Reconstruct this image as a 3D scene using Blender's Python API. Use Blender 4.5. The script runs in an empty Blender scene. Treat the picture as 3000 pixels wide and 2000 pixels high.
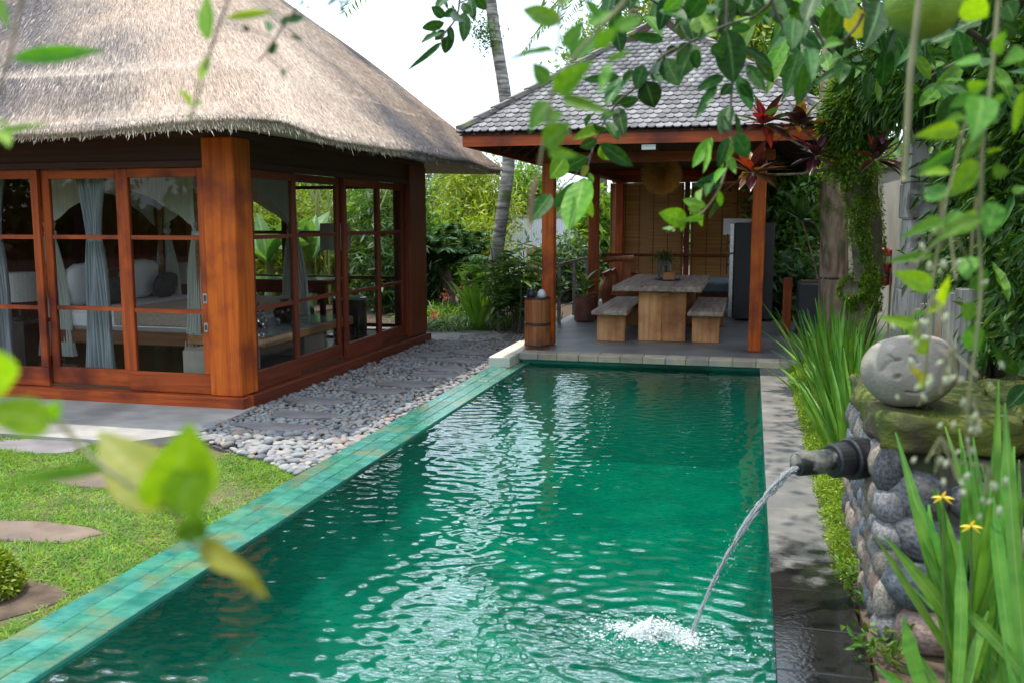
import bpy, math, random
import numpy as np
from mathutils import Vector, Matrix
R = math.radians
rng = np.random.default_rng(11)
random.seed(5)
S = bpy.context.scene
COL = S.collection

# ------------------------------------------------------------------ camera
F = 2750.0; H = 1.76                      # focal length in photo pixels (3000 wide), eye height over the water
YAW = math.atan(703 / math.hypot(F, 358)); PIT = math.atan(358 / F)
fw = np.array([-math.sin(YAW) * math.cos(PIT), math.cos(YAW) * math.cos(PIT), -math.sin(PIT)])
rt = np.array([math.cos(YAW), math.sin(YAW), 0.0]); upv = np.cross(rt, fw)
C0 = np.array([0, 0, H])
cam = bpy.data.cameras.new('camera'); cam_o = bpy.data.objects.new('camera', cam); COL.objects.link(cam_o)
cam_o.matrix_world = Matrix((( rt[0], upv[0], -fw[0], 0), (rt[1], upv[1], -fw[1], 0), (rt[2], upv[2], -fw[2], H), (0, 0, 0, 1)))
cam.sensor_width = 36; cam.lens = 36 * F / 3000; cam.clip_start = .05; cam.clip_end = 600
cam.dof.use_dof = True; cam.dof.focus_distance = 8.5; cam.dof.aperture_fstop = 3.4
S.camera = cam_o

# ------------------------------------------------------------------ light
SUN = Vector((-.56, .18, 2.45)).normalized()          # towards the sun: high, beyond the villa
elev = math.asin(SUN.z); azim = math.atan2(SUN.x, SUN.y)
w = bpy.data.worlds.new('World'); S.world = w; w.use_nodes = True
nt = w.node_tree; nt.nodes.clear()
bg = nt.nodes.new('ShaderNodeBackground'); out = nt.nodes.new('ShaderNodeOutputWorld')
sky = nt.nodes.new('ShaderNodeTexSky'); sky.sky_type = 'NISHITA'; sky.sun_disc = False
sky.sun_elevation = elev; sky.sun_rotation = azim
sky.air_density = 1.0; sky.dust_density = 2.0; sky.ozone_density = 1.0
tc = nt.nodes.new('ShaderNodeTexCoord'); cn = nt.nodes.new('ShaderNodeTexNoise')
cn.inputs['Scale'].default_value = 2.2; cn.inputs['Detail'].default_value = 5
cr = nt.nodes.new('ShaderNodeValToRGB'); cr.color_ramp.elements[0].position = .32; cr.color_ramp.elements[1].position = .62
cr.color_ramp.elements[0].color = (.45, .45, .45, 1); cr.color_ramp.elements[1].color = (.93, .93, .93, 1)
mx = nt.nodes.new('ShaderNodeMixRGB'); mx.inputs[2].default_value = (9.6, 11.2, 13.2, 1)   # thin bright cloud
L = nt.links.new
L(tc.outputs['Generated'], cn.inputs['Vector']); L(cn.outputs['Fac'], cr.inputs[0]); L(cr.outputs[0], mx.inputs[0])
L(sky.outputs[0], mx.inputs[1]); L(mx.outputs[0], bg.inputs[0]); L(bg.outputs[0], out.inputs[0])
bg.inputs[1].default_value = .14
sl = bpy.data.lights.new('sun', 'SUN'); so = bpy.data.objects.new('sun', sl); COL.objects.link(so)
sl.energy = 2.9; sl.angle = R(.6); sl.color = (1, .94, .84)
so.rotation_euler = SUN.to_track_quat('Z', 'Y').to_euler()
S.view_settings.view_transform = 'Standard'; S.view_settings.look = 'None'
S.view_settings.exposure = 0.66; S.view_settings.gamma = 1.0
S.view_settings.use_curve_mapping = False
S.cycles.max_bounces = 10; S.cycles.diffuse_bounces = 4; S.cycles.glossy_bounces = 4
S.cycles.transmission_bounces = 6; S.cycles.transparent_max_bounces = 14
S.cycles.caustics_reflective = False; S.cycles.caustics_refractive = False
S.cycles.use_denoising = True

# ------------------------------------------------------------------ pixel helpers (photo pixels, 3000 x 2000)
def ray(u, v): return fw + rt * (u - 1500) / F + upv * (1000 - v) / F
def atZ(u, v, z=0.0): d = ray(u, v); return C0 + d * (z - H) / d[2]
def atY(u, v, y): d = ray(u, v); return C0 + d * y / d[1]
def atX(u, v, x): d = ray(u, v); return C0 + d * x / d[0]
def atD(u, v, t): return C0 + ray(u, v) * t
def V(a): return np.asarray(a, float)
def nrm(a): a = V(a); return a / (np.linalg.norm(a) + 1e-12)

# ------------------------------------------------------------------ materials
MATS = {}
def mat(name, c1, c2=None, scale=4, rough=.6, bump=0, bscale=None, stretch=(1, 1, 1), rnd=0, island=0, transl=0,
        ramp=(.35, .65), detail=6, metallic=0, spec=.5, c3=None, c3scale=1.0, c3ramp=(.5, .65), coords='Object', hue=0, coat=0):
    if name in MATS: return MATS[name]
    m = bpy.data.materials.new(name); m.use_nodes = True; t = m.node_tree; n = t.nodes; l = t.links.new
    p = n['Principled BSDF']; p.inputs['Roughness'].default_value = rough; p.inputs['Metallic'].default_value = metallic
    p.inputs['Specular IOR Level'].default_value = spec; p.inputs['Coat Weight'].default_value = coat; p.inputs['Coat Roughness'].default_value = .1
    tc = n.new('ShaderNodeTexCoord'); mp = n.new('ShaderNodeMapping'); mp.inputs['Scale'].default_value = stretch
    if coords == 'World':
        g = n.new('ShaderNodeNewGeometry'); l(g.outputs['Position'], mp.inputs['Vector'])
    else: l(tc.outputs[coords], mp.inputs['Vector'])
    c2 = c2 or c1
    ns = n.new('ShaderNodeTexNoise'); ns.inputs['Scale'].default_value = scale; ns.inputs['Detail'].default_value = detail
    l(mp.outputs[0], ns.inputs['Vector'])
    rp = n.new('ShaderNodeValToRGB'); e = rp.color_ramp.elements
    e[0].position, e[1].position = ramp; e[0].color = (*c1, 1); e[1].color = (*c2, 1)
    l(ns.outputs['Fac'], rp.inputs[0]); col = rp.outputs[0]
    if c3:
        n3 = n.new('ShaderNodeTexNoise'); n3.inputs['Scale'].default_value = c3scale; n3.inputs['Detail'].default_value = 5
        if coords == 'World': l(g.outputs['Position'], n3.inputs['Vector'])
        else: l(tc.outputs[coords], n3.inputs['Vector'])
        r3 = n.new('ShaderNodeValToRGB'); r3.color_ramp.elements[0].position, r3.color_ramp.elements[1].position = c3ramp
        l(n3.outputs['Fac'], r3.inputs[0]); m3 = n.new('ShaderNodeMixRGB'); l(r3.outputs[0], m3.inputs[0]); l(col, m3.inputs[1])
        m3.inputs[2].default_value = (*c3, 1); col = m3.outputs[0]
    for amt, kind in ((rnd, 'o'), (island, 'i')):
        if not amt: continue
        if kind == 'o': q = n.new('ShaderNodeObjectInfo').outputs['Random']
        else: q = n.new('ShaderNodeNewGeometry').outputs['Random Per Island']
        mr = n.new('ShaderNodeMapRange'); mr.inputs['To Min'].default_value = 1 - amt; mr.inputs['To Max'].default_value = 1 + amt
        l(q, mr.inputs['Value']); hs = n.new('ShaderNodeHueSaturation'); l(mr.outputs[0], hs.inputs['Value'])
        if hue:
            ma = n.new('ShaderNodeMath'); ma.operation = 'MULTIPLY'; ma.inputs[1].default_value = 7.31; l(q, ma.inputs[0])
            fr = n.new('ShaderNodeMath'); fr.operation = 'FRACT'; l(ma.outputs[0], fr.inputs[0])
            mh = n.new('ShaderNodeMapRange'); mh.inputs['To Min'].default_value = .5 - hue; mh.inputs['To Max'].default_value = .5 + hue
            l(fr.outputs[0], mh.inputs['Value']); l(mh.outputs[0], hs.inputs['Hue'])
        l(col, hs.inputs['Color']); col = hs.outputs[0]
    l(col, p.inputs['Base Color'])
    nb = None
    if bump:
        b = n.new('ShaderNodeBump'); b.inputs['Strength'].default_value = bump; b.inputs['Distance'].default_value = .02
        if bscale:
            n2 = n.new('ShaderNodeTexNoise'); n2.inputs['Scale'].default_value = bscale; n2.inputs['Detail'].default_value = 6
            l(mp.outputs[0], n2.inputs['Vector']); l(n2.outputs['Fac'], b.inputs['Height'])
        else: l(ns.outputs['Fac'], b.inputs['Height'])
        l(b.outputs[0], p.inputs['Normal'])
    if transl:
        tr = n.new('ShaderNodeBsdfTranslucent'); g2 = n.new('ShaderNodeMixRGB'); g2.blend_type = 'MULTIPLY'; g2.inputs[0].default_value = 1
        g2.inputs[2].default_value = (1.5, 1.35, .45, 1); l(col, g2.inputs[1]); l(g2.outputs[0], tr.inputs[0])
        ms = n.new('ShaderNodeMixShader'); ms.inputs[0].default_value = transl
        l(p.outputs[0], ms.inputs[1]); l(tr.outputs[0], ms.inputs[2]); l(ms.outputs[0], n['Material Output'].inputs['Surface'])
    MATS[name] = m; return m

def wood(name, c1, c2, axis, rough=.4, c3=None, sc=26, bump=.15, rnd=.08, coat=0):
    st = [1, 1, 1]; st['xyz'.index(axis)] = .05
    return mat(name + '_' + axis, c1, c2, scale=sc, rough=rough, stretch=tuple(st), bump=bump, bscale=40, rnd=rnd, c3=c3, c3scale=2.2, c3ramp=(.48, .7), coat=coat, ramp=(.30, .66), spec=.35, detail=9)
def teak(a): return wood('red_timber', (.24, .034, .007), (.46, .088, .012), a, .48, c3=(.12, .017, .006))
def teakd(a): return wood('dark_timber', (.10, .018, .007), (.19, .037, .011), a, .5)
def orange(a): return wood('orange_timber', (.40, .060, .006), (.66, .14, .008), a, .5, c3=(.20, .028, .006))
def darkh(a): return wood('header_timber', (.040, .014, .009), (.075, .024, .014), a, .5)  # near-black tone puts the shade under the eave into the wood colour
def greyw(a): return wood('weathered_wood', (.20, .145, .11), (.43, .345, .28), a, .7, sc=24, bump=.5)
def tanw(a): return wood('bare_tan_wood', (.50, .20, .065), (.72, .38, .165), a, .65, c3=(.30, .11, .04), sc=20, bump=.3)

def leafmat(name, c1, c2, rough=.42, transl=.3, var=.25, obj=False, hue=.02, vein=None, spec=.4, ribs=True):
    """leaf: colour blotches, per-leaf variation, light through the blade, midrib and side veins from the blade's own uv"""
    if name in MATS: return MATS[name]
    m = mat(name, c1, c2, scale=6, rough=rough, transl=transl, rnd=var if obj else 0, island=0 if obj else var, hue=hue, spec=spec)
    if vein:
        t = m.node_tree; n = t.nodes; l = t.links.new; p = n['Principled BSDF']
        uv = n.new('ShaderNodeUVMap'); sx = n.new('ShaderNodeSeparateXYZ'); l(uv.outputs[0], sx.inputs[0])
        ab = n.new('ShaderNodeMath'); ab.operation = 'ABSOLUTE'; l(sx.outputs[0], ab.inputs[0])
        rp = n.new('ShaderNodeValToRGB'); rp.color_ramp.elements[0].position = .03; rp.color_ramp.elements[1].position = .12
        rp.color_ramp.elements[0].color = (1, 1, 1, 1); rp.color_ramp.elements[1].color = (0, 0, 0, 1); l(ab.outputs[0], rp.inputs[0])
        # side veins: |x| *.5 sheared along the blade
        a1 = n.new('ShaderNodeMath'); a1.operation = 'MULTIPLY_ADD'; a1.inputs[1].default_value = -.16 if ribs else 0; l(ab.outputs[0], a1.inputs[0]); l(sx.outputs[1], a1.inputs[2])
        a2 = n.new('ShaderNodeMath'); a2.operation = 'MULTIPLY'; a2.inputs[1].default_value = 46 if ribs else 22; l(a1.outputs[0] if ribs else ab.outputs[0], a2.inputs[0])
        a3 = n.new('ShaderNodeMath'); a3.operation = 'SINE'; l(a2.outputs[0], a3.inputs[0])
        bp = n.new('ShaderNodeBump'); bp.inputs['Strength'].default_value = .05 if ribs else .05; bp.inputs['Distance'].default_value = .01
        l(a3.outputs[0], bp.inputs['Height']); l(bp.outputs[0], p.inputs['Normal'])
        src = p.inputs['Base Color'].links[0].from_socket
        mm = n.new('ShaderNodeMixRGB'); l(rp.outputs[0], mm.inputs[0]); l(src, mm.inputs[1]); mm.inputs[2].default_value = (*vein, 1)
        l(mm.outputs[0], p.inputs['Base Color'])
    return m

# ------------------------------------------------------------------ mesh helpers
WL = {}                                                # world position of every parent empty
def setp(o, label=None, cat=None, group=None, kind=None):
    if label: o['label'] = label
    if cat: o['category'] = cat
    if group: o['group'] = group
    if kind: o['kind'] = kind
    return o
def thing(name, label, cat, loc=(0, 0, 0), group=None):
    o = bpy.data.objects.new(name, None); o.empty_display_size = .1; COL.objects.link(o)
    o.location = [float(q) for q in loc]; WL[o.name] = V(loc); return setp(o, label, cat, group)
def base_of(o):
    return WL.get(o.name, np.zeros(3)) if o is not None else np.zeros(3)

class MB:
    def __init__(s): s.v = []; s.f = []
    def add(s, vs, fs):
        k = len(s.v); s.v.extend([tuple(q) for q in vs]); s.f.extend([tuple(i + k for i in f) for f in fs]); return s
    def box(s, x0, x1, y0, y1, z0, z1, rot=0, c=None, bev=0.0):
        x0, x1 = min(x0, x1), max(x0, x1); y0, y1 = min(y0, y1), max(y0, y1); z0, z1 = min(z0, z1), max(z0, z1)
        b = min(bev, (x1 - x0) * .3, (y1 - y0) * .3, (z1 - z0) * .3)
        if b > 0:
            vs = []
            for (X, xi) in ((x0, x0 + b), (x1, x1 - b)):
                for (Y, yi) in ((y0, y0 + b), (y1, y1 - b)):
                    for (Zz, zi) in ((z0, z0 + b), (z1, z1 - b)):
                        vs += [(X, yi, zi), (xi, Y, zi), (xi, yi, Zz)]
            def q(i, j, k, a): return (i * 4 + j * 2 + k) * 3 + a
            fs = [(q(0,0,0,0), q(0,0,1,0), q(0,1,1,0), q(0,1,0,0)), (q(1,0,0,0), q(1,1,0,0), q(1,1,1,0), q(1,0,1,0)),
                  (q(0,0,0,1), q(1,0,0,1), q(1,0,1,1), q(0,0,1,1)), (q(0,1,0,1), q(0,1,1,1), q(1,1,1,1), q(1,1,0,1)),
                  (q(0,0,0,2), q(0,1,0,2), q(1,1,0,2), q(1,0,0,2)), (q(0,0,1,2), q(1,0,1,2), q(1,1,1,2), q(0,1,1,2))]
            for j in (0, 1):
                for k in (0, 1):
                    fs.append((q(0,j,k,1), q(1,j,k,1), q(1,j,k,2), q(0,j,k,2)))
                    fs.append((q(j,0,k,0), q(j,1,k,0), q(j,1,k,2), q(j,0,k,2)))
                    fs.append((q(j,k,0,0), q(j,k,1,0), q(j,k,1,1), q(j,k,0,1)))
            for i in (0, 1):
                for j in (0, 1):
                    for k in (0, 1): fs.append((q(i,j,k,0), q(i,j,k,1), q(i,j,k,2)))
        else:
            vs = [(x, y, z) for x in (x0, x1) for y in (y0, y1) for z in (z0, z1)]
            fs = [(0,1,3,2), (4,6,7,5), (0,4,5,1), (2,3,7,6), (0,2,6,4), (1,5,7,3)]
        if rot:
            cx, cy = c if c else ((x0 + x1) / 2, (y0 + y1) / 2); cs, sn = math.cos(rot), math.sin(rot)
            vs = [(cx + (x - cx) * cs - (y - cy) * sn, cy + (x - cx) * sn + (y - cy) * cs, z) for x, y, z in vs]
        return s.add(vs, fs)
    def tube(s, pts, rad, n=8, cap=True, wob=0.0):
        pts = [V(p) for p in pts]; m = len(pts)
        rad = [rad] * m if np.isscalar(rad) else list(rad)
        vs = []; ref = V((0, 0, 1.0))
        if abs(nrm(pts[-1] - pts[0])[2]) > .9: ref = V((1.0, 0, 0))
        for i, p in enumerate(pts):
            d = nrm(pts[min(i + 1, m - 1)] - pts[max(i - 1, 0)])
            a = nrm(np.cross(d, ref)); b = np.cross(d, a)
            for k in range(n):
                t = 2 * math.pi * k / n; r = rad[i] * (1 + wob * (random.random() - .5))
                vs.append(p + (a * math.cos(t) + b * math.sin(t)) * r)
        fs = [(i * n + k, i * n + (k + 1) % n, (i + 1) * n + (k + 1) % n, (i + 1) * n + k) for i in range(m - 1) for k in range(n)]
        if cap: fs += [tuple(range(n)), tuple(range((m - 1) * n, m * n))[::-1]]
        return s.add(vs, fs)
    def lathe(s, prof, c=(0, 0, 0), n=24):
        vs = [(c[0] + r * math.cos(2 * math.pi * k / n), c[1] + r * math.sin(2 * math.pi * k / n), c[2] + z) for r, z in prof for k in range(n)]
        m = len(prof)
        fs = [(i * n + k, i * n + (k + 1) % n, (i + 1) * n + (k + 1) % n, (i + 1) * n + k) for i in range(m - 1) for k in range(n)]
        fs += [tuple(range(n))[::-1], tuple(range((m - 1) * n, m * n))]
        return s.add(vs, fs)
    def prism(s, poly, z0, z1):
        n = len(poly); vs = [(x, y, z0) for x, y in poly] + [(x, y, z1) for x, y in poly]
        return s.add(vs, [tuple(range(n))[::-1], tuple(range(n, 2 * n))] + [(i, (i + 1) % n, n + (i + 1) % n, n + i) for i in range(n)])
    def bar(s, a, b, w, h=None):
        """straight square bar from a to b"""
        a, b = V(a), V(b); d = nrm(b - a); ref = V((0, 0, 1.)) if abs(d[2]) < .9 else V((1., 0, 0))
        x = nrm(np.cross(d, ref)); z = np.cross(x, d); h = h or w
        vs = [p + x * sx * w / 2 + z * sz * h / 2 for p in (a, b) for sx, sz in ((-1, -1), (1, -1), (1, 1), (-1, 1))]
        return s.add(vs, [(0,1,2,3), (7,6,5,4), (0,4,5,1), (1,5,6,2), (2,6,7,3), (3,7,4,0)])

def fast_mesh(name, v, f, smooth=False):
    """numpy verts (N,3), faces (M,k) of one size"""
    v = np.asarray(v, np.float32); f = np.asarray(f, np.int32); me = bpy.data.meshes.new(name)
    k = f.shape[1]; me.vertices.add(len(v)); me.vertices.foreach_set('co', v.ravel())
    me.loops.add(f.size); me.loops.foreach_set('vertex_index', f.ravel())
    me.polygons.add(len(f)); me.polygons.foreach_set('loop_start', np.arange(0, f.size, k, dtype=np.int32))
    try: me.polygons.foreach_set('loop_total', np.full(len(f), k, np.int32))
    except Exception: pass
    me.update(calc_edges=True)
    if smooth: me.polygons.foreach_set('use_smooth', np.ones(len(f), bool))
    return me
def link(name, me, m, parent=None, kind=None):
    o = bpy.data.objects.new(name, me); COL.objects.link(o)
    if m is not None and len(me.materials) == 0: me.materials.append(m)
    if parent is not None:
        o.parent = parent
        WL[o.name] = base_of(parent)
    if kind: o['kind'] = kind
    return o
def part(name, mb, m, parent=None, smooth=False, kind=None, local=False):
    """one mesh object from world coordinates (stored relative to its parent's base)"""
    b = np.zeros(3) if local else base_of(parent)
    me = bpy.data.meshes.new(name)
    me.from_pydata([(q[0] - b[0], q[1] - b[1], q[2] - b[2]) for q in mb.v], [], mb.f)
    if smooth: me.polygons.foreach_set('use_smooth', np.ones(len(me.polygons), bool))
    me.update()
    return link(name, me, m, parent, kind)
def npart(name, v, f, m, parent=None, smooth=False, kind=None):
    return link(name, fast_mesh(name, np.asarray(v) - base_of(parent), f, smooth), m, parent, kind)
def bx(name, m, parent, *a, **k):
    return part(name, MB().box(*a, **k), m, parent)
def struct(o, label=None, cat=None): o['kind'] = 'structure'; return o
def place(name, me, parent, mtx, label=None):
    """a shared-mesh piece put at a world matrix under a parent empty / mesh at base_of(parent)"""
    o = bpy.data.objects.new(name, me); COL.objects.link(o); b = base_of(parent)
    o.parent = parent; M2 = Matrix(mtx); M2.translation = M2.translation - Vector(b); o.matrix_local = M2
    WL[o.name] = V(Matrix(mtx).translation)
    if label: o['label'] = label
    return o

# ------------------------------------------------------------------ leaves
def leaf_profile(kind, t):
    if kind == 'oval': return math.sin(math.pi * t ** .85) ** .75
    if kind == 'lance': return math.sin(math.pi * t ** .75) ** 1.0
    if kind == 'ovate': return math.sin(math.pi * t ** .62) ** .9
    if kind == 'strap': return min(1, .75 + t * .6) * min(1, (1 - t) * 3.2) ** .8
    if kind == 'round': return math.sin(math.pi * t ** .95) ** .55
def leaf_mesh(name, kind, w, fold=.2, droop=.15, segs=9, wave=.0, m=None, side=0.0):
    """blade of length 1 along +Y, half-width w/2, with uv (x = across -1..1, y = along)"""
    vs = []; uvs = []; fs = []; K = (-1, -.5, 0, .5, 1)
    for i in range(segs + 1):
        t = i / segs; hw = max(leaf_profile(kind, min(max(t, .001), .999)) * w / 2, .004)
        for k in K:
            z = abs(k) * hw * fold - droop * t * t + wave * hw * math.sin(t * 19 + k * 3) * abs(k)
            vs.append((k * hw + side * t * t, t * (1 - .12 * droop * t), z)); uvs.append((k, t))
    n = len(K)
    for i in range(segs):
        for k in range(n - 1): fs.append((i * n + k, i * n + k + 1, (i + 1) * n + k + 1, (i + 1) * n + k))
    me = bpy.data.meshes.new(name); me.from_pydata(vs, [], fs)
    lay = me.uv_layers.new(name='UVMap')
    li = np.zeros(len(me.loops), np.int32); me.loops.foreach_get('vertex_index', li)
    lay.data.foreach_set('uv', np.array(uvs, np.float32)[li].ravel())
    me.polygons.foreach_set('use_smooth', np.ones(len(me.polygons), bool)); me.update()
    if m: me.materials.append(m)
    return me
def frame(p, d, n, L, ws=1.0):
    """matrix for a blade: base p, along d, face normal towards n, length L"""
    d = nrm(d); n = V(n); x = np.cross(d, n)
    if np.linalg.norm(x) < 1e-3: x = np.cross(d, V((.3, .5, .8)))
    x = nrm(x); z = np.cross(x, d)
    return Matrix(((x[0] * L * ws, d[0] * L, z[0] * L, p[0]), (x[1] * L * ws, d[1] * L, z[1] * L, p[1]), (x[2] * L * ws, d[2] * L, z[2] * L, p[2]), (0, 0, 0, 1)))
def cloud(name, P, D, Ln, Wd, m, parent=None, kind=None, six=False, nup=None, nrand=.6):
    """many small leaves as one mesh: P base, D direction, Ln length, Wd width"""
    P = np.asarray(P, float); N = len(P); D = np.asarray(D, float); D = D / (np.linalg.norm(D, axis=1, keepdims=True) + 1e-9)
    Ln = np.broadcast_to(Ln, (N,))[:, None]; Wd = np.broadcast_to(Wd, (N,))[:, None]
    ref = rng.normal(size=(N, 3)) * nrand + (np.array([0, 0, 1.0]) if nup is None else nup)
    X = np.cross(D, ref); X /= np.linalg.norm(X, axis=1, keepdims=True) + 1e-9; Zn = np.cross(X, D)
    if six:
        vs = np.stack([P, P + D * Ln * .3 - X * Wd * .45 + Zn * Wd * .12, P + D * Ln * .68 - X * Wd * .38 + Zn * Wd * .08, P + D * Ln - Zn * Ln * .12,
                       P + D * Ln * .68 + X * Wd * .38 + Zn * Wd * .08, P + D * Ln * .3 + X * Wd * .45 + Zn * Wd * .12], 1).reshape(-1, 3)
        b = (np.arange(N) * 6)[:, None]; f = np.concatenate([b + np.array([[0, 3, 2, 1]]), b + np.array([[0, 5, 4, 3]])])
    else:
        vs = np.stack([P, P + D * Ln * .45 - X * Wd * .5 + Zn * Wd * .12, P + D * Ln - Zn * Ln * .12, P + D * Ln * .45 + X * Wd * .5 + Zn * Wd * .12], 1).reshape(-1, 3)
        b = (np.arange(N) * 4)[:, None]; f = np.concatenate([b + np.array([[0, 2, 1]]), b + np.array([[0, 3, 2]])])
    return npart(name, vs, f, m, parent, kind=kind)
def strips(name, bases, dirs, lens, wids, droop, m, parent=None, kind=None, segs=5):
    """many strap blades as one mesh; every blade bends over by droop"""
    N = len(bases); bases = np.asarray(bases, float); dirs = np.asarray(dirs, float); dirs /= np.linalg.norm(dirs, axis=1, keepdims=True)
    lens = np.broadcast_to(lens, (N,)); wids = np.broadcast_to(wids, (N,)); droop = np.broadcast_to(droop, (N,))
    hz = dirs.copy(); hz[:, 2] = 0; hn = np.linalg.norm(hz, axis=1, keepdims=True)
    ra = rng.uniform(0, 6.28, N); hz = np.where(hn > .05, hz / (hn + 1e-9), np.stack([np.cos(ra), np.sin(ra), 0 * ra], 1))
    sd = np.stack([-hz[:, 1], hz[:, 0], 0 * ra], 1) + rng.normal(size=(N, 3)) * .35; sd /= np.linalg.norm(sd, axis=1, keepdims=True)
    vs = []
    for i in range(segs + 1):
        t = i / segs
        c = bases + dirs * (lens * t)[:, None] + (hz * .55 - np.array([0, 0, 1.0])) * (droop * lens * t ** 2.2)[:, None]
        hw = (wids * .5 * min(1, .6 + t) * min(1, (1 - t) * 2.6 + .02))[:, None]
        vs += [c - sd * hw, c + sd * hw]
    vs = np.stack(vs, 1).reshape(-1, 3); k = 2 * (segs + 1); b = (np.arange(N) * k)[:, None]
    f = np.concatenate([b + np.array([[2 * i, 2 * i + 1, 2 * i + 3, 2 * i + 2]]) for i in range(segs)])
    return npart(name, vs, f, m, parent, kind=kind)
# ================================================================== SETTING
soil = mat('soil', (.055, .035, .022), (.12, .08, .05), scale=9, rough=.95, bump=.6, bscale=40, coords='World')
lawn_m = mat('lawn_ground', (.07, .085, .025), (.14, .12, .05), scale=5, rough=.95, bump=.5, bscale=60, coords='World')
PX0, PX1, PY0, PY1 = -2.63, .15, 1.9, 11.3                     # pool water outline
LX0 = -3.0                                                      # outer edge of the tiled overflow edge
def sheet(name, rects, z, m):
    b = MB()
    for x0, x1, y0, y1 in rects: b.add([(x0, y0, z), (x1, y0, z), (x1, y1, z), (x0, y1, z)], [(0, 1, 2, 3)])
    return struct(part(name, b, m))
g = sheet('ground', [(-250, LX0 + .01, -250, 250), (PX1 + .2, 250, -250, 250), (LX0 + .01, PX1 + .2, PY1 + .02, 250), (LX0 + .01, PX1 + .2, -250, PY0 - .02)], -.06, soil)

# --- terrace (concrete apron of the villa)
conc = mat('grey_concrete', (.27, .255, .235), (.40, .375, .34), scale=3, rough=.85, bump=.12, bscale=90, c3=(.20, .19, .175), c3scale=1.1)
def slab(name, poly, z0, z1, m): return struct(part(name, MB().prism(poly, z0, z1), m))
slab('terrace', [(-14, 6.35), (-4.78, 6.35), (-4.42, 6.78), (-4.5, 7.9), (-14, 7.9)], -.1, .0, conc)
slab('path', [(-4.75, 13.15), (-3.85, 13.0), (-3.6, 13.7), (-3.9, 14.3), (-6.5, 14.3), (-6.5, 13.15)], -.1, -.004, conc)

# --- lawn with single blades
lawn = sheet('lawn', [(-9, LX0 - .004, -1, 6.35)], -.035, lawn_m)
stones_l = [(105, 1305, .46, .2), (300, 1405, .40, .17), (95, 1555, .42, .16)]   # flat stones let into the lawn
lst = []
stone_b = mat('brown_flat_stone', (.125, .085, .06), (.21, .148, .105), scale=5, rough=.85, bump=.25, bscale=50, rnd=.12, c3=(.12, .09, .07), c3scale=2.5)
def flat_stone(c, rx, ry, z0, z1, m, name, label, group=None, seed=0):
    q = random.Random(seed); n = 15; ph = q.uniform(0, 6)
    poly = []
    for k in range(n):
        a = 2 * math.pi * k / n; r = 1 + .13 * math.sin(3 * a + ph) + .09 * math.sin(5 * a + 2 * ph) + q.uniform(-.05, .05)
        poly.append((rx * r * math.cos(a), ry * r * math.sin(a)))
    b = MB(); vs = [(x, y, z0) for x, y in poly] + [(x, y, z1 - .008) for x, y in poly] + [(x * .95, y * .95, z1) for x, y in poly]
    fs = [(i, (i + 1) % n, n + (i + 1) % n, n + i) for i in range(n)] + [(n + i, n + (i + 1) % n, 2 * n + (i + 1) % n, 2 * n + i) for i in range(n)] + [tuple(range(2 * n, 3 * n))]
    b.add(vs, fs); o = part(name, b, m); o.location = (c[0], c[1], 0); return setp(o, label, 'stepping stone', group)
lab_l = ['grey flat stepping stone in the lawn beside the concrete terrace', 'brown flat stepping stone in the lawn between terrace and bare soil-coloured stone',
         'brown earth-coloured stepping stone in the lawn nearest the round yellow-green bush']
for i, (u, v, rx, ry) in enumerate(stones_l):
    c = atZ(u, v, -.03); lst.append((c[0], c[1], rx, ry))
    flat_stone(c, rx, ry, -.08, -.022, [mat('slate_stone', (.14, .125, .125), (.22, .20, .20), scale=4, rough=.75, bump=.2, bscale=40, rnd=.12), stone_b, stone_b][i], 'stepping_stone', lab_l[i], seed=i)
NB = 105000
gp = np.stack([rng.uniform(-6.6, LX0 - .01, NB), rng.uniform(2.6, 6.33, NB)], 1)
def vnoise(x, y, s, seed=0):
    x = x * s + seed * 17.3; y = y * s + seed * 5.1
    return (np.sin(x * 1.7 + 1.3 * np.sin(y * 1.1)) + np.sin(y * 2.1 + 1.7 * np.sin(x * .9 + 2)) + np.sin((x + y) * 1.3)) / 3
keep = np.ones(NB, bool)
for cx, cy, rx, ry in lst:
    keep &= (((gp[:, 0] - cx) / rx) ** 2 + ((gp[:, 1] - cy) / ry) ** 2) > 1.0 + .5 * vnoise(gp[:, 0], gp[:, 1], 7)
bush_c = atZ(-25, 1760, -.03)
keep &= np.hypot(gp[:, 0] - bush_c[0], gp[:, 1] - bush_c[1]) > .30 + .06 * vnoise(gp[:, 0], gp[:, 1], 9)
keep &= vnoise(gp[:, 0], gp[:, 1], 2.2, 3) + rng.uniform(-.5, .5, NB) > -.5
keep &= ~((gp[:, 0] > -4.42) & (gp[:, 1] > 5.86 + (-3.05 - gp[:, 0]) * .68 + .05 * vnoise(gp[:, 0], gp[:, 1], 11)))
keep &= ~((gp[:, 0] > -4.8) & (gp[:, 0] <= -4.42) & (gp[:, 1] > 6.3))
gp = gp[keep]; n = len(gp)
grass_m = leafmat('grass_blade', (.12, .26, .03), (.23, .38, .06), rough=.6, transl=.4, var=.35, hue=.03, spec=.25)
d = rng.normal(size=(n, 3)) * .65; d[:, 2] = np.abs(d[:, 2]) * .6 + .5
lean = np.stack([vnoise(gp[:, 0], gp[:, 1], 5, 1), vnoise(gp[:, 0], gp[:, 1], 5, 2), 0 * gp[:, 0]], 1) * .5
hgt = .042 + .018 * vnoise(gp[:, 0], gp[:, 1], 3.3, 5) + rng.uniform(-.008, .02, n)
setp(strips('lawn_grass', np.column_stack([gp, np.full(n, -.04)]), d + lean, np.clip(hgt, .02, .09), rng.uniform(.0045, .009, n), rng.uniform(.1, .6, n), grass_m, segs=2),
     'short dense green lawn grass between pool edge and terrace', 'grass', kind='stuff')

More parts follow.
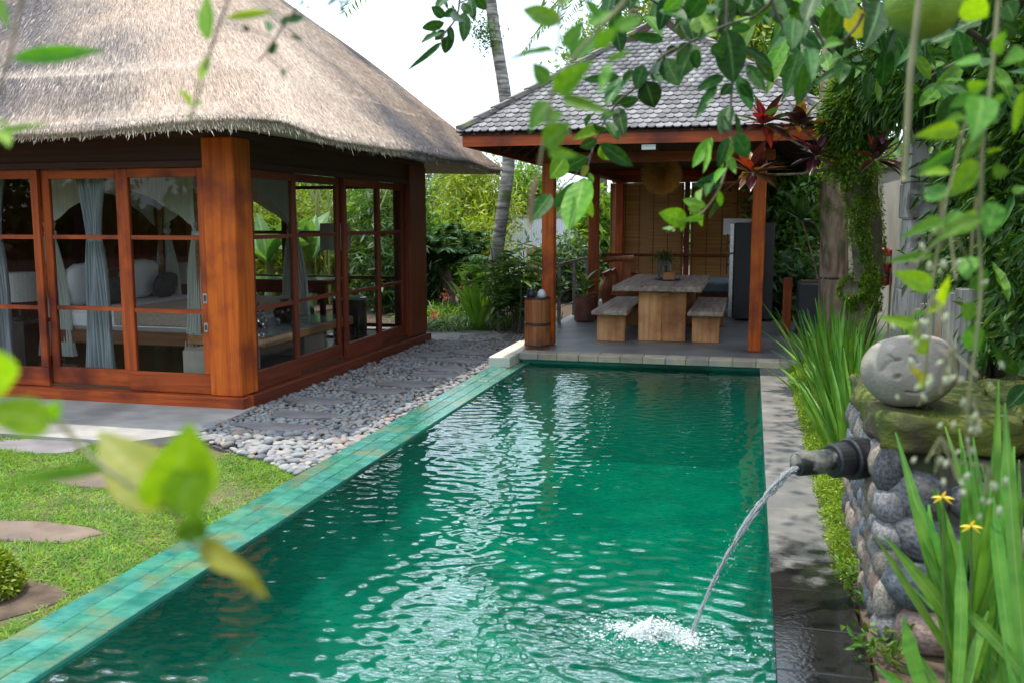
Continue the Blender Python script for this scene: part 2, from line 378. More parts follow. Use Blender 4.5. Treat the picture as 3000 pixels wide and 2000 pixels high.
# --- pool basin, water
tile_in = mat('pool_stone_inner', (.012, .17, .135), (.035, .31, .245), scale=2, rough=.6, bump=.1, coords='World', c3=(.012, .06, .045), c3scale=.6, c3ramp=(.5, .72))
DEP = -1.05
b = MB(); X0, X1, Y0, Y1 = PX0, PX1, PY0, PY1
gx = np.concatenate([np.linspace(0, .03, 3), np.linspace(.08, X1 - X0 - .08, 54), X1 - X0 - np.linspace(.03, 0, 3)]); gy = np.concatenate([np.linspace(0, .03, 3), np.linspace(.1, Y1 - Y0 - .1, 110), Y1 - Y0 - np.linspace(.03, 0, 3)]); GX, GY = np.meshgrid(gx, gy, indexing='ij')
def cove(d_, w_): return np.sqrt(np.clip(1 - (1 - np.clip(d_ / w_, 0, 1)) ** 2, 0, 1))
fz = cove(GX, 1.15) * np.minimum(1, .3 + .7 * cove(X1 - X0 - GX, .4)) * cove(Y1 - Y0 - GY, .9) * np.minimum(1, .3 + .7 * cove(GY, .3))          # rounded hollow, steep under the coping
gz_ = np.where((GX <= 0) | (GX >= X1 - X0 - 1e-6) | (GY <= 0) | (GY >= Y1 - Y0 - 1e-6), 0.0, -.05 + (DEP + .05) * fz); gi = np.arange(GX.size).reshape(GX.shape)
basin = struct(npart('pool_basin', np.stack([X0 + GX, Y0 + GY, gz_], -1).reshape(-1, 3), np.stack([gi[:-1, :-1], gi[1:, :-1], gi[1:, 1:], gi[:-1, 1:]], -1).reshape(-1, 4), tile_in, smooth=True))
# pieces of the basin wall lining just above the water at the far end
spl = atZ(2013, 1875, 0)                                       # where the jet meets the water
wm = bpy.data.materials.new('pool_water'); wm.use_nodes = True; t = wm.node_tree; nn = t.nodes; l = t.links.new; nn.remove(nn['Principled BSDF'])
fr = nn.new('ShaderNodeFresnel'); fr.inputs[0].default_value = 1.38
tr = nn.new('ShaderNodeBsdfTransparent'); tr.inputs[0].default_value = (.80, .97, .92, 1)
gl = nn.new('ShaderNodeBsdfGlossy'); gl.inputs[1].default_value = .015
geo = nn.new('ShaderNodeNewGeometry'); mpp = nn.new('ShaderNodeMapping'); mpp.inputs['Scale'].default_value = (.8, 1.5, 1); l(geo.outputs['Position'], mpp.inputs[0])
n1 = nn.new('ShaderNodeTexNoise'); n1.inputs['Scale'].default_value = 26; n1.inputs['Detail'].default_value = 3; n1.inputs['Distortion'].default_value = .6
n2 = nn.new('ShaderNodeTexNoise'); n2.inputs['Scale'].default_value = 42; n2.inputs['Detail'].default_value = 2
l(mpp.outputs[0], n1.inputs[0]); l(mpp.outputs[0], n2.inputs[0])
vd = nn.new('ShaderNodeVectorMath'); vd.operation = 'DISTANCE'; l(geo.outputs['Position'], vd.inputs[0]); vd.inputs[1].default_value = (spl[0] - .3, spl[1], 0)
mr = nn.new('ShaderNodeMapRange'); mr.inputs['From Min'].default_value = .2; mr.inputs['From Max'].default_value = 3.6; mr.inputs['To Min'].default_value = 1; mr.inputs['To Max'].default_value = 0
l(vd.outputs['Value'], mr.inputs[0])
b1 = nn.new('ShaderNodeBump'); b1.inputs['Distance'].default_value = .024; b1.inputs['Strength'].default_value = .9; l(n1.outputs['Fac'], b1.inputs['Height'])
b2 = nn.new('ShaderNodeBump'); b2.inputs['Distance'].default_value = .014; l(mr.outputs[0], b2.inputs['Strength']); l(n2.outputs['Fac'], b2.inputs['Height']); l(b1.outputs[0], b2.inputs['Normal'])
l(b2.outputs[0], fr.inputs[1]); l(b2.outputs[0], gl.inputs[2])
ms = nn.new('ShaderNodeMixShader'); l(fr.outputs[0], ms.inputs[0]); l(tr.outputs[0], ms.inputs[1]); l(gl.outputs[0], ms.inputs[2])
l(ms.outputs[0], nn['Material Output'].inputs['Surface'])
va = nn.new('ShaderNodeVolumeAbsorption'); va.inputs[0].default_value = (.04, .92, .83, 1); va.inputs[1].default_value = 1.25
vsc = nn.new('ShaderNodeVolumeScatter'); vsc.inputs[0].default_value = (.02, .80, .60, 1); vsc.inputs[1].default_value = .2; vsc.inputs[2].default_value = .2
add = nn.new('ShaderNodeAddShader'); l(va.outputs[0], add.inputs[0]); l(vsc.outputs[0], add.inputs[1]); l(add.outputs[0], nn['Material Output'].inputs['Volume'])
nx, ny = 250, 840; e = -.002
xs = np.linspace(PX0 + e, PX1 - e, nx); ys = np.linspace(PY0 + e, PY1 - e, ny); XX, YY = np.meshgrid(xs, ys, indexing='ij')
dd = np.hypot(XX - spl[0] + .12, YY - spl[1]); ZZ = -.012 + 0 * XX
for k in range(22):
    a = rng.uniform(-.55, .55) + (math.pi / 2 if k < 15 else 0); lam = rng.uniform(.06, .17); ph = rng.uniform(0, 6.28)
    ZZ += .00062 * (lam / .25) * (.75 + .5 * vnoise(XX, YY, .9, k)) * np.sin(2 * np.pi / lam * (XX * math.cos(a) + YY * math.sin(a)) + ph + 1.2 * np.sin(XX * 2.3 + k) + 1.1 * np.sin(YY * 1.3 + k * 2))
ZZ += .0016 * np.exp(-dd / .7) * np.sin(2 * np.pi * dd / .11 + 2 * vnoise(XX, YY, 4)) + .0009 * np.exp(-dd / 1.5) * np.sin(2 * np.pi * dd / .19 + 1 + 3 * vnoise(XX, YY, 3))
churn = np.exp(-((XX - spl[0] + .2) ** 2 / .06 + (YY - spl[1]) ** 2 / .03))
ZZ += churn * (.018 * np.sin(XX * 61 + 3 * np.sin(YY * 47)) * np.sin(YY * 53 + 2 * np.sin(XX * 37)) + .006)
ZZ = np.minimum(ZZ, .02)
top = np.stack([XX, YY, ZZ], -1).reshape(-1, 3); ii = np.arange(nx * ny).reshape(nx, ny)
f = np.stack([ii[:-1, :-1], ii[1:, :-1], ii[1:, 1:], ii[:-1, 1:]], -1).reshape(-1, 4)
kk = nx * ny; x0_, x1_, y0_, y1_ = xs[0], xs[-1], ys[0], ys[-1]; zt_, zb_ = -.012, DEP - .05
box_v = np.array([(x0_, y0_, zb_), (x1_, y0_, zb_), (x1_, y1_, zb_), (x0_, y1_, zb_), (x0_, y0_, zt_), (x1_, y0_, zt_), (x1_, y1_, zt_), (x0_, y1_, zt_)])
box_f = np.array([(0, 3, 2, 1), (0, 1, 5, 4), (1, 2, 6, 5), (2, 3, 7, 6), (3, 0, 4, 7)]) + kk
water = struct(npart('pool_water', np.concatenate([top, box_v]), np.concatenate([f, box_f]), wm, smooth=True))
# --- overflow edge: three rows of green stone tiles, wet
wall_b = mat('pool_wall_core', (.03, .16, .11), (.06, .24, .16), scale=6, rough=.7)
edge = struct(bx('pool_edge', wall_b, None, LX0, PX0 - .002, PY0, 11.12, -.6, -.004))
tile_m = mat('green_pool_tile', (.016, .15, .105), (.055, .235, .165), scale=9, rough=.2, bump=.15, bscale=30, rnd=.16, hue=.018, spec=.5, c3=(.14, .175, .08), c3scale=3.5, c3ramp=(.5, .68), coords='World')
tw = (PX0 - LX0) / 3
for r in range(3):
    y = PY0 + r * .09; k = 0
    while y < 11.1:
        Ln = .205; x0 = LX0 + r * tw
        o = part('tile', MB().box(-tw / 2 + .002, tw / 2 - .002, .002, min(Ln, 11.12 - y) - .002, -.012, .006 + random.uniform(-.0012, .0012), bev=.004), tile_m, edge, local=True)
        o.location = (x0 + tw / 2, y, 0); y += Ln

# --- right coping: a row of stone slabs, dry and pale far away, splashed dark by the spout
cop = mat('coping_stone', (.12, .116, .108), (.225, .21, .185), scale=5, rough=.62, bump=.05, bscale=45, rnd=.15, coords='World', c3=(.14, .135, .13), c3scale=2.2)
t = cop.node_tree; nn = t.nodes; l = t.links.new; p = nn['Principled BSDF']
geo = nn.new('ShaderNodeNewGeometry'); sx = nn.new('ShaderNodeSeparateXYZ'); l(geo.outputs['Position'], sx.inputs[0])
nz = nn.new('ShaderNodeTexNoise'); nz.inputs['Scale'].default_value = 7; nz.inputs['Detail'].default_value = 4; l(geo.outputs['Position'], nz.inputs['Vector'])
a1 = nn.new('ShaderNodeMath'); a1.operation = 'MULTIPLY_ADD'; a1.inputs[1].default_value = 1.9; l(nz.outputs['Fac'], a1.inputs[0]); l(sx.outputs[1], a1.inputs[2])
rp = nn.new('ShaderNodeMapRange'); rp.inputs['From Min'].default_value = 5.55; rp.inputs['From Max'].default_value = 6.1; rp.inputs['To Min'].default_value = 1; rp.inputs['To Max'].default_value = 0
l(a1.outputs[0], rp.inputs[0])                                   # spilled water: its own ragged outline near the jet
src = p.inputs['Base Color'].links[0].from_socket; mm = nn.new('ShaderNodeMixRGB'); mm.blend_type = 'MULTIPLY'; mm.inputs[2].default_value = (.1, .1, .1, 1)
l(rp.outputs[0], mm.inputs[0]); l(src, mm.inputs[1]); l(mm.outputs[0], p.inputs['Base Color'])
rr = nn.new('ShaderNodeMapRange'); rr.inputs['To Min'].default_value = .62; rr.inputs['To Max'].default_value = .05; l(rp.outputs[0], rr.inputs[0]); l(rr.outputs[0], p.inputs['Roughness'])
copb = struct(bx('pool_coping_right', wall_b, None, PX1 + .004, .49, PY0, 11.28, -.6, .012))
y = PY0
while y < 11.2:
    Ln = random.choice([.36, .40, .44]); Ln = min(Ln, 11.28 - y)
    o = part('coping_slab', MB().box(-.178, .178, .002, Ln - .003, 0, .028 + random.uniform(-.002, .002), bev=.004), cop, copb, local=True)
    o.location = (PX1 + .172, y, .013); y += Ln

# --- pebbles
def pebm(name, src):
    m = bpy.data.materials.new(name); m.use_nodes = True; t = m.node_tree; n = t.nodes; l = t.links.new; p = n['Principled BSDF']
    q = n.new('ShaderNodeObjectInfo').outputs['Random'] if src == 'o' else n.new('ShaderNodeNewGeometry').outputs['Random Per Island']
    r = n.new('ShaderNodeValToRGB'); r.color_ramp.interpolation = 'LINEAR'; cols = [(.10, .105, .12), (.21, .21, .215), (.27, .26, .24), (.16, .18, .20), (.33, .30, .26), (.22, .235, .25), (.30, .22, .18), (.14, .15, .145)]
    while len(r.color_ramp.elements) < len(cols): r.color_ramp.elements.new(.5)
    for i, c in enumerate(cols): r.color_ramp.elements[i].position = i / (len(cols) - 1); r.color_ramp.elements[i].color = (*c, 1)
    l(q, r.inputs[0]); tc = n.new('ShaderNodeTexCoord'); ns = n.new('ShaderNodeTexNoise'); ns.inputs['Scale'].default_value = 30; l(tc.outputs['Object'], ns.inputs[0])
    mr = n.new('ShaderNodeMapRange'); mr.inputs['To Min'].default_value = .7; mr.inputs['To Max'].default_value = 1.3; l(ns.outputs['Fac'], mr.inputs[0])
    hs = n.new('ShaderNodeHueSaturation'); l(mr.outputs[0], hs.inputs['Value']); l(r.outputs[0], hs.inputs['Color']); l(hs.outputs[0], p.inputs['Base Color']); p.inputs['Roughness'].default_value = .68
    return m
peb_o, peb_i = pebm('pebble_single', 'o'), pebm('pebble_many', 'i')
def ico(sub=1):
    import bmesh
    bm = bmesh.new(); bmesh.ops.create_icosphere(bm, subdivisions=sub, radius=1.0)
    v = np.array([q.co[:] for q in bm.verts]); f = np.array([[q.index for q in p.verts] for p in bm.faces]); bm.free(); return v, f
IV, IF = ico(2); IV1, IF1 = ico(1)
def rock_mesh(name, seed, m, amp=.18, sub=2, flat=1.0):
    q = np.random.default_rng(seed); v = (IV if sub == 2 else IV1).copy(); ph = q.uniform(0, 6, 6)
    s = 1 + amp * (np.sin(v[:, 0] * 2.1 + ph[0]) * np.cos(v[:, 1] * 1.9 + ph[1]) + .6 * np.sin(v[:, 2] * 2.7 + ph[2] + v[:, 0] * 1.3))
    v = v * s[:, None]; v[:, 2] *= flat; me = fast_mesh(name, v, IF if sub == 2 else IF1, True); me.materials.append(m); return me
bed = struct(part('pebble_bed', MB().prism([(-4.42, 6.7), (-3.06, 5.88), (LX0 - .003, 5.88), (LX0 - .003, 11.2), (-2.9, 14.2), (-3.85, 14.25), (-4.62, 13.1), (-4.62, 7.85), (-4.42, 7.5)], -.12, -.034),
             mat('pebble_bed_sand', (.05, .045, .04), (.10, .09, .08), scale=40, rough=.95)))
steps = [(812, 1252, .40, .13), (898, 1217, .38, .13), (930, 1176, .36, .15), (1101, 1146, .34, .16), (1189, 1127, .33, .17), (1281, 1100, .34, .18), (1300, 1081, .32, .18), (1354, 1058, .33, .2), (1390, 1034, .33, .22), (1258, 1042, .3, .2)]
slate = MATS['slate_stone']; scs = []
slab_lab = ['dark slate stepping stone among pebbles, closest to the concrete terrace', 'dark slate stepping stone among pebbles, second from the concrete terrace', 'upturned slate stepping stone among pebbles beside the wooden villa plinth',
            'slate stepping stone midway along the pebble path, below the third glass door', 'fifth slate stepping stone along the pebble path, counted from the concrete terrace', 'sixth slate stepping stone along the pebble path, counted from the concrete terrace', 'seventh slate stepping stone along the pebble path, counted from the concrete terrace', 'eighth slate stepping stone along the pebble path, counted from the concrete terrace', 'last slate stepping stone of the pebble path, beside the cream plastered wall end', 'slate stepping stone among the pebbles closest to the villa end post']
for i, (u, v, rx, ry) in enumerate(steps):
    c = atZ(u, v, -.01); scs.append((c[0], c[1], rx, ry))
    flat_stone(c, rx, ry, -.06, .008, slate, 'stepping_stone', slab_lab[i], None, seed=20 + i)
pts = []; grid = {}
def okp(x, y, r):
    if x > LX0 - .03 and y < 11.2: return False
    if y < 11.2 and x > LX0 - .025: return False
    if y >= 10.75 and x > -3.02: return False
    if x < -4.52 or y < 5.9 + (-3.05 - x) * .62 - .02: return False
    if y > 13.0 and x < -4.62 + (y - 13.0) * .7: return False
    for cx, cy, rx, ry in scs:
        if ((x - cx) / (rx + r * .4)) ** 2 + ((y - cy) / (ry + r * .4)) ** 2 < 1: return False
    i, j = int(x / .05), int(y / .05)
    for a in (-2, -1, 0, 1, 2):
        for c in (-2, -1, 0, 1, 2):
            for (px, py, pr) in grid.get((i + a, j + c), ()):
                if (px - x) ** 2 + (py - y) ** 2 < ((pr + r) * .72) ** 2: return False
    return True
for _ in range(36000):
    y = 5.85 + 8.2 * random.random() ** 1.25; x = random.uniform(-4.53, -2.95); r = random.uniform(.02, .042) * (1 + .15 * (y < 7))
    if okp(x, y, r): pts.append((x, y, r)); grid.setdefault((int(x / .05), int(y / .05)), []).append((x, y, r))
pts.sort(key=lambda q: math.hypot(q[0], q[1]) - q[2] * 20)
pm = [rock_mesh('pebble', 40 + k, peb_o, .14, 2, 1.0) for k in range(5)]
def pmat(x, y, r):
    a = random.uniform(0, 3.14); sx, sy, sz = r * random.uniform(1.05, 1.45), r * random.uniform(.8, 1.05), r * random.uniform(.45, .7)
    return Matrix.Translation((x, y, -.028 + sz * random.uniform(.35, .9))) @ Matrix.Rotation(a, 4, 'Z') @ Matrix.Rotation(random.uniform(-.35, .35), 4, 'X') @ Matrix.Diagonal((sx, sy, sz, 1))
for x, y, r in pts[:300]: place('pebble', random.choice(pm), bed, pmat(x, y, r))
rest = pts[300:]; allv = []; 
for x, y, r in rest:
    m4 = np.array(pmat(x, y, r)); v = IV1 * (1 + .1 * np.sin(IV1[:, [1, 2, 0]] * 2 + x * 9)); allv.append(v @ m4[:3, :3].T + m4[:3, 3])
ff = np.concatenate([IF1 + k * len(IV1) for k in range(len(rest))])
npart('pebbles', np.concatenate(allv), ff, peb_i, bed, smooth=True, kind='stuff')
# ================================================================== VILLA
VX, VY, VXL, VYB = -4.6, 7.8, -10.3, 13.0        # right face, front face, left face, back face
villa = thing('villa', 'timber and glass villa with big thatched roof beside the pool', 'villa', (-7.4, 10.4, 0))
FL = .14
glass = bpy.data.materials.new('window_glass'); glass.use_nodes = True; t = glass.node_tree; nn = t.nodes; l = t.links.new; nn.remove(nn['Principled BSDF'])
fr = nn.new('ShaderNodeFresnel'); fr.inputs[0].default_value = 1.33; tr = nn.new('ShaderNodeBsdfTransparent'); tr.inputs[0].default_value = (.98, .99, .985, 1)
gl = nn.new('ShaderNodeBsdfGlossy'); gl.inputs[1].default_value = .01
ms = nn.new('ShaderNodeMixShader'); l(fr.outputs[0], ms.inputs[0]); l(tr.outputs[0], ms.inputs[1]); l(gl.outputs[0], ms.inputs[2]); l(ms.outputs[0], nn['Material Output'].inputs['Surface'])
floor_m = wood('villa_floorboards', (.06, .03, .018), (.11, .05, .026), 'x', .25)
bx('villa_floor', floor_m, villa, VXL + .05, VX - .05, VY + .05, VYB - .05, -.05, FL)
bx('ceiling', wood('dark_ceiling', (.05, .022, .012), (.09, .038, .02), 'y', .6), villa, VXL, VX, VY, VYB, 2.50, 2.56)
# plinth beams
bx('plinth', teak('x'), villa, VXL, VX + .06, VY - .07, VY + .12, -.05, .105, bev=.008)
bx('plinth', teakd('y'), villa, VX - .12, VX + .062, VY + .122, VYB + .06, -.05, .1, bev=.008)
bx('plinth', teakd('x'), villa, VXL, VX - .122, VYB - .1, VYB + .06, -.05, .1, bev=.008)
def cornerpost(x0, x1, y0, y1, m, name='post'): bx(name, m, villa, x0, x1, y0, y1, .107, 2.5, bev=.012)
cornerpost(VX - .31, VX + .015, VY - .03, VY + .29, orange('z'))
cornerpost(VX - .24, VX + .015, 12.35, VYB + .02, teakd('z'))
# header panels and lintels
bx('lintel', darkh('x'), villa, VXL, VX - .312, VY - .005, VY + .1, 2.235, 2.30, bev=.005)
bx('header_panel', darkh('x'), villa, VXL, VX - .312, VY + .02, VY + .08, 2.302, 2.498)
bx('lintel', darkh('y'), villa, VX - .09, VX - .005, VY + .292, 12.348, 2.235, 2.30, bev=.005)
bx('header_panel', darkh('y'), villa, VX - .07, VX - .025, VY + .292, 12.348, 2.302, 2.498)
# sliding doors: stiles, rails, glazing bars, panes
def door(axis, a0, a1, plane, m_v, m_h, lock=False, z0=.11, z1=2.232, zb=(.89, 1.585), bot=.19, label=None):
    st = .085; th = .045
    def bb(mb, p0, p1, q0, q1):
        if axis == 'x': mb.box(p0, p1, plane - th / 2, plane + th / 2, q0, q1, bev=.004)
        else: mb.box(plane - th / 2, plane + th / 2, p0, p1, q0, q1, bev=.004)
        return mb
    d = part('door', bb(MB(), a0, a1, z0, z0 + bot), m_h, villa)
    if label: d['label'] = label
    for s0 in (a0, a1 - st): part('stile', bb(MB(), s0 + .001, s0 + st - .001, z0 + bot + .001, z1), m_v, d)
    part('rail', bb(MB(), a0 + st, a1 - st, z1 - .085, z1 - .001), m_h, d)
    for zz in zb:
        mb = MB(); i0, i1 = a0 + st + .001, a1 - st - .001
        (mb.box(i0, i1, plane - .014, plane + .014, zz - .02, zz + .02) if axis == 'x' else mb.box(plane - .014, plane + .014, i0, i1, zz - .02, zz + .02))
        part('glazing_bar', mb, m_h, d)
    edges = [z0 + bot + .002, zb[0] - .021, zb[0] + .021, zb[1] - .021, zb[1] + .021, z1 - .087]
    for k in range(3):
        mb = MB(); i0, i1 = a0 + st + .002, a1 - st - .002
        v0, v1 = edges[2 * k], edges[2 * k + 1]
        if axis == 'x': mb.add([(i0, plane, v0), (i1, plane, v0), (i1, plane, v1), (i0, plane, v1)], [(0, 1, 2, 3)])
        else: mb.add([(plane, i0, v0), (plane, i1, v0), (plane, i1, v1), (plane, i0, v1)], [(0, 1, 2, 3)])
        part('pane', mb, glass, d)
    if lock:
        for zz, hh in ((.97, .10), (.70, .09)):
            part('lock_plate', MB().box(a1 - .066, a1 - .02, plane - th / 2 - .006, plane - th / 2 + .01, zz, zz + hh, bev=.004), mat('brushed_steel', (.45, .45, .45), (.6, .6, .6), scale=30, rough=.35, metallic=1), d)
            part('lock_recess', MB().box(a1 - .055, a1 - .031, plane - th / 2 - .0085, plane - th / 2 + .0, zz + .02, zz + hh - .02), mat('dark_slot', (.05, .06, .06), rough=.4), d)
    return d
for i, (a0, a1) in enumerate(((-5.82, -4.915), (-6.74, -5.825), (-7.66, -6.745), (-8.58, -7.665))):
    door('x', a0, a1, VY + .045 + .05 * (i % 2), teak('z'), teak('x'), lock=(i == 0))
for i, (a0, a1) in enumerate(((8.095, 9.06), (9.065, 10.24), (10.245, 11.36), (11.365, 12.34))):
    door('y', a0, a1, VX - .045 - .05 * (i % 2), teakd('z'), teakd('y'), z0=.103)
# back face: tall glazed bays on the right, board wall on the left
for i, xx in enumerate((-4.78, -5.9, -6.78, -7.72)):
    bx('mullion', teakd('z'), villa, xx - .07, xx + .07, VYB - .08, VYB - .01, .102, 2.499)
for i, (a, c) in enumerate(((-5.83, -4.85), (-6.71, -5.97), (-7.65, -6.85))):
    for zz in (.2, .9, 1.56, 2.22): bx('glazing_bar', teakd('x'), villa, a + .001, c - .001, VYB - .06, VYB - .03, zz - .025, zz + .025)
    part('pane', MB().add([(a, VYB - .045, .1), (c, VYB - .045, .1), (c, VYB - .045, 2.49), (a, VYB - .045, 2.49)], [(0, 1, 2, 3)]), glass, villa)
wallb = teakd('z')
for k in range(13):
    x0 = VXL + .02 + k * .195
    bx('wall_board', wallb, villa, x0, x0 + .19, VYB - .09 - .006 * (k % 2), VYB - .02, .102, 2.49)
bx('side_wall', wallb, villa, VXL - .02, VXL + .05, VY + .1, VYB - .1, .1, 2.49)
bx('inner_door', mat('warm_orange_door', (.33, .085, .016), (.48, .14, .025), scale=5, rough=.35, stretch=(1, 1, .1)), villa, -8.42, -7.83, VYB - .16, VYB - .10, .142, 2.1, bev=.01)

# --- thatched roof
CX, CY, HX, HY = -7.46, 10.7, 3.7, 3.7
TT = [0, .03, .07, .14, .3, .49, .67, .85, 1.0]; TZ = [2.56, 2.66, 2.80, 3.08, 3.60, 4.22, 4.78, 5.30, 5.62]
def rz(t): return np.interp(t, TT, TZ)
def ring(a, t):
    """point on the rounded-rectangle ring; a in [0,1) round the eave, t inset"""
    a = np.asarray(a, float) % 1.0; t = np.asarray(t, float); hx, hy = HX * (1 - t), HY * (1 - t); r = np.minimum(  .28 + .4 * t, hx * .9)
    q = (a * 4) % 4; s = np.floor(q); fq = q - s; w2 = fq * 2 - 1
    # superellipse style corner rounding
    e = 1.0; px = np.where(s == 0, 1.0, np.where(s == 1, -w2, np.where(s == 2, -1.0, w2))); py = np.where(s == 0, w2, np.where(s == 1, 1.0, np.where(s == 2, -w2, -1.0)))
    X, Yv = px * hx, py * hy; cx, cy = np.clip(X, -(hx - r), hx - r), np.clip(Yv, -(hy - r), hy - r)
    dx, dy = X - cx, Yv - cy; dn = np.hypot(dx, dy) + 1e-9; k = np.where((np.abs(X) > hx - r) & (np.abs(Yv) > hy - r), r / dn, 1.0); k = np.minimum(k, 1.0)
    sag = 1 + 0 * a
    return CX + cx + dx * k, CY + cy + dy * k
NA = 160; tl = np.array([0, .012, .03, .07, .14, .22, .3, .4, .49, .58, .67, .76, .85, .93, .985])
vs = []
for t_ in tl:
    a = np.arange(NA) / NA; x, y = ring(a, np.full(NA, t_)); z = np.full(NA, rz(t_)) + .02 * vnoise(x, y, 1.6, 2) + (.03 * vnoise(x, y, 1.1, 4))
    vs.append(np.stack([x, y, z], 1))
und = []
for t_, z_ in ((.012, 2.47), (.07, 2.50), (.24, 2.58)):
    a = np.arange(NA) / NA; x, y = ring(a, np.full(NA, t_)); und.append(np.stack([x, y, np.full(NA, z_) + (.025 * vnoise(x, y, 1.1, 4) if t_ < .1 else 0)], 1))
allr = und[::-1] + vs; v = np.concatenate(allr); nr = len(allr)
f = np.array([(i * NA + k, i * NA + (k + 1) % NA, (i + 1) * NA + (k + 1) % NA, (i + 1) * NA + k) for i in range(nr - 1) for k in range(NA)])
thatch_b = mat('thatch_base', (.40, .32, .255), (.56, .46, .38), scale=14, rough=.95, bump=.8, bscale=60, stretch=(1, 1, .25))
thatch_s = mat('thatch_straw', (.57, .455, .365), (.73, .61, .50), scale=1.1, rough=.8, island=.34, hue=.012, c3=(.29, .26, .255), c3scale=.5, c3ramp=(.45, .58), coords='World', spec=.3)  # grey noise patches paint a tree's shadow into the straw colour
roof = npart('thatched_roof', v, f, thatch_b, villa, smooth=True)
# single straws
NS = 230000
side_w = rng.uniform(0, 1, NS); a = np.where(side_w < .44, rng.uniform(0, .25, NS), np.where(side_w < .9, rng.uniform(.75, 1.0, NS), rng.uniform(.25, .75, NS)))
tt = 1 - np.sqrt(rng.uniform(.02, 1.0, NS)); tt = np.clip(tt, .0, .97)
x, y = ring(a, tt); z = rz(tt) + .02 * vnoise(x, y, 1.6, 2) + .03 * vnoise(x, y, 1.1, 4) + rng.uniform(.001, .005, NS)
t2 = np.maximum(tt - .05, -.006); x2, y2 = ring(a + rng.normal(0, .0008, NS), t2); z2 = np.where(t2 < 0, TZ[0] - .03, rz(np.maximum(t2, 0))) + .004 + rng.normal(0, .003, NS) + .02 * vnoise(x2, y2, 1.6, 2) + .03 * vnoise(x2, y2, 1.1, 4)
D = np.stack([x2 - x, y2 - y, z2 - z], 1)
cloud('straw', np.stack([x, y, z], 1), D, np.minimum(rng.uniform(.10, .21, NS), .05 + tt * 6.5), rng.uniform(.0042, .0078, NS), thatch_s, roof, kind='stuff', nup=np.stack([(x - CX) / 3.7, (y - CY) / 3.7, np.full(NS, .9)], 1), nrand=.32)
NF = 7000; a = np.where(rng.uniform(size=NF) < .9, rng.uniform(.75, 1.25, NF) % 1, rng.uniform(.25, .75, NF)); x, y = ring(a, np.full(NF, .008)); zz = rng.uniform(2.47, 2.62, NF) + .028 * vnoise(x, y, 1.1, 4)
ox, oy = ring(a, np.full(NF, -.02)); D = np.stack([(ox - x) * .6, (oy - y) * .6, -rng.uniform(.05, .11, NF)], 1) + rng.normal(0, .012, (NF, 3))
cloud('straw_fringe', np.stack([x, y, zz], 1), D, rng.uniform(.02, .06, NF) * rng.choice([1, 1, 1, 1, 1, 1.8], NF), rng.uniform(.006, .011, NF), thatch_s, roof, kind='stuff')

# --- things inside
cloth_g = mat('grey_curtain_cloth', (.28, .32, .35), (.42, .46, .49), scale=6, rough=.9, stretch=(6, 6, .3))
net = mat('cream_net_cloth', (.55, .58, .53), (.68, .70, .63), scale=5, rough=.95, stretch=(8, 8, .3))
white_l = mat('white_linen', (.80, .81, .84), (.86, .86, .88), scale=5, rough=.9, bump=.1)
def curtain(name, label, x, y, z0, z1, w_top, w_mid, w_bot, zt, m, folds=9, along='x'):
    """gathered cloth tied at height zt"""
    mb = MB(); nu, nv = folds * 6, 26; vs = []
    for j in range(nv + 1):
        z = z1 + (z0 - z1) * j / nv
        if z > zt: s = (z - zt) / (z1 - zt); wd = w_mid + (w_top - w_mid) * s ** 1.3
        else: s = (zt - z) / (zt - z0); wd = w_mid + (w_bot - w_mid) * s ** .7
        for i in range(nu + 1):
            q = i / nu - .5; dpt = .035 * math.sin(q * folds * 2 * math.pi + j * .05) * (.5 + wd / (w_bot + .01) * .5) + .02 * math.sin(q * 9 + j * .3)
            vs.append((x + q * wd, y + dpt, z) if along == 'x' else (x + dpt, y + q * wd, z))
    fs = [(j * (nu + 1) + i, j * (nu + 1) + i + 1, (j + 1) * (nu + 1) + i + 1, (j + 1) * (nu + 1) + i) for j in range(nv) for i in range(nu)]
    mb.add(vs, fs); t = thing(name, label, 'curtain', (x, y, z0))
    part('cloth', mb, m, t, smooth=True)
    tb = MB(); tb.lathe([(w_mid * .52 + .012, -.03), (w_mid * .52 + .02, 0), (w_mid * .52 + .012, .03)], (0, 0, 0), 18); tb.v = [(p[0] + x if along == 'x' else p[0] * .35 + x, (p[1] * .35 + y if along == 'x' else p[1] + y), p[2] + zt) for p in tb.v]
    part('tie_band', tb, m, t, smooth=True); return t
cx = lambda u, yy: float(atY(u, 800, yy)[0])
curtain('curtain', 'grey door curtain gathered and tied behind the middle front glass', cx(283, 8.15), 8.15, FL, 2.3, .42, .13, .36, 1.56, cloth_g)
curtain('curtain', 'grey door curtain gathered at the far end of the front glass', cx(-8, 8.15), 8.15, FL, 2.3, .40, .13, .34, 1.56, cloth_g)
curtain('curtain', 'grey curtain gathered beside the corner post behind the pebble-side glass', VX - .25, 8.32, FL, 2.3, .26, .10, .2, 1.4, cloth_g, 6, along='y')
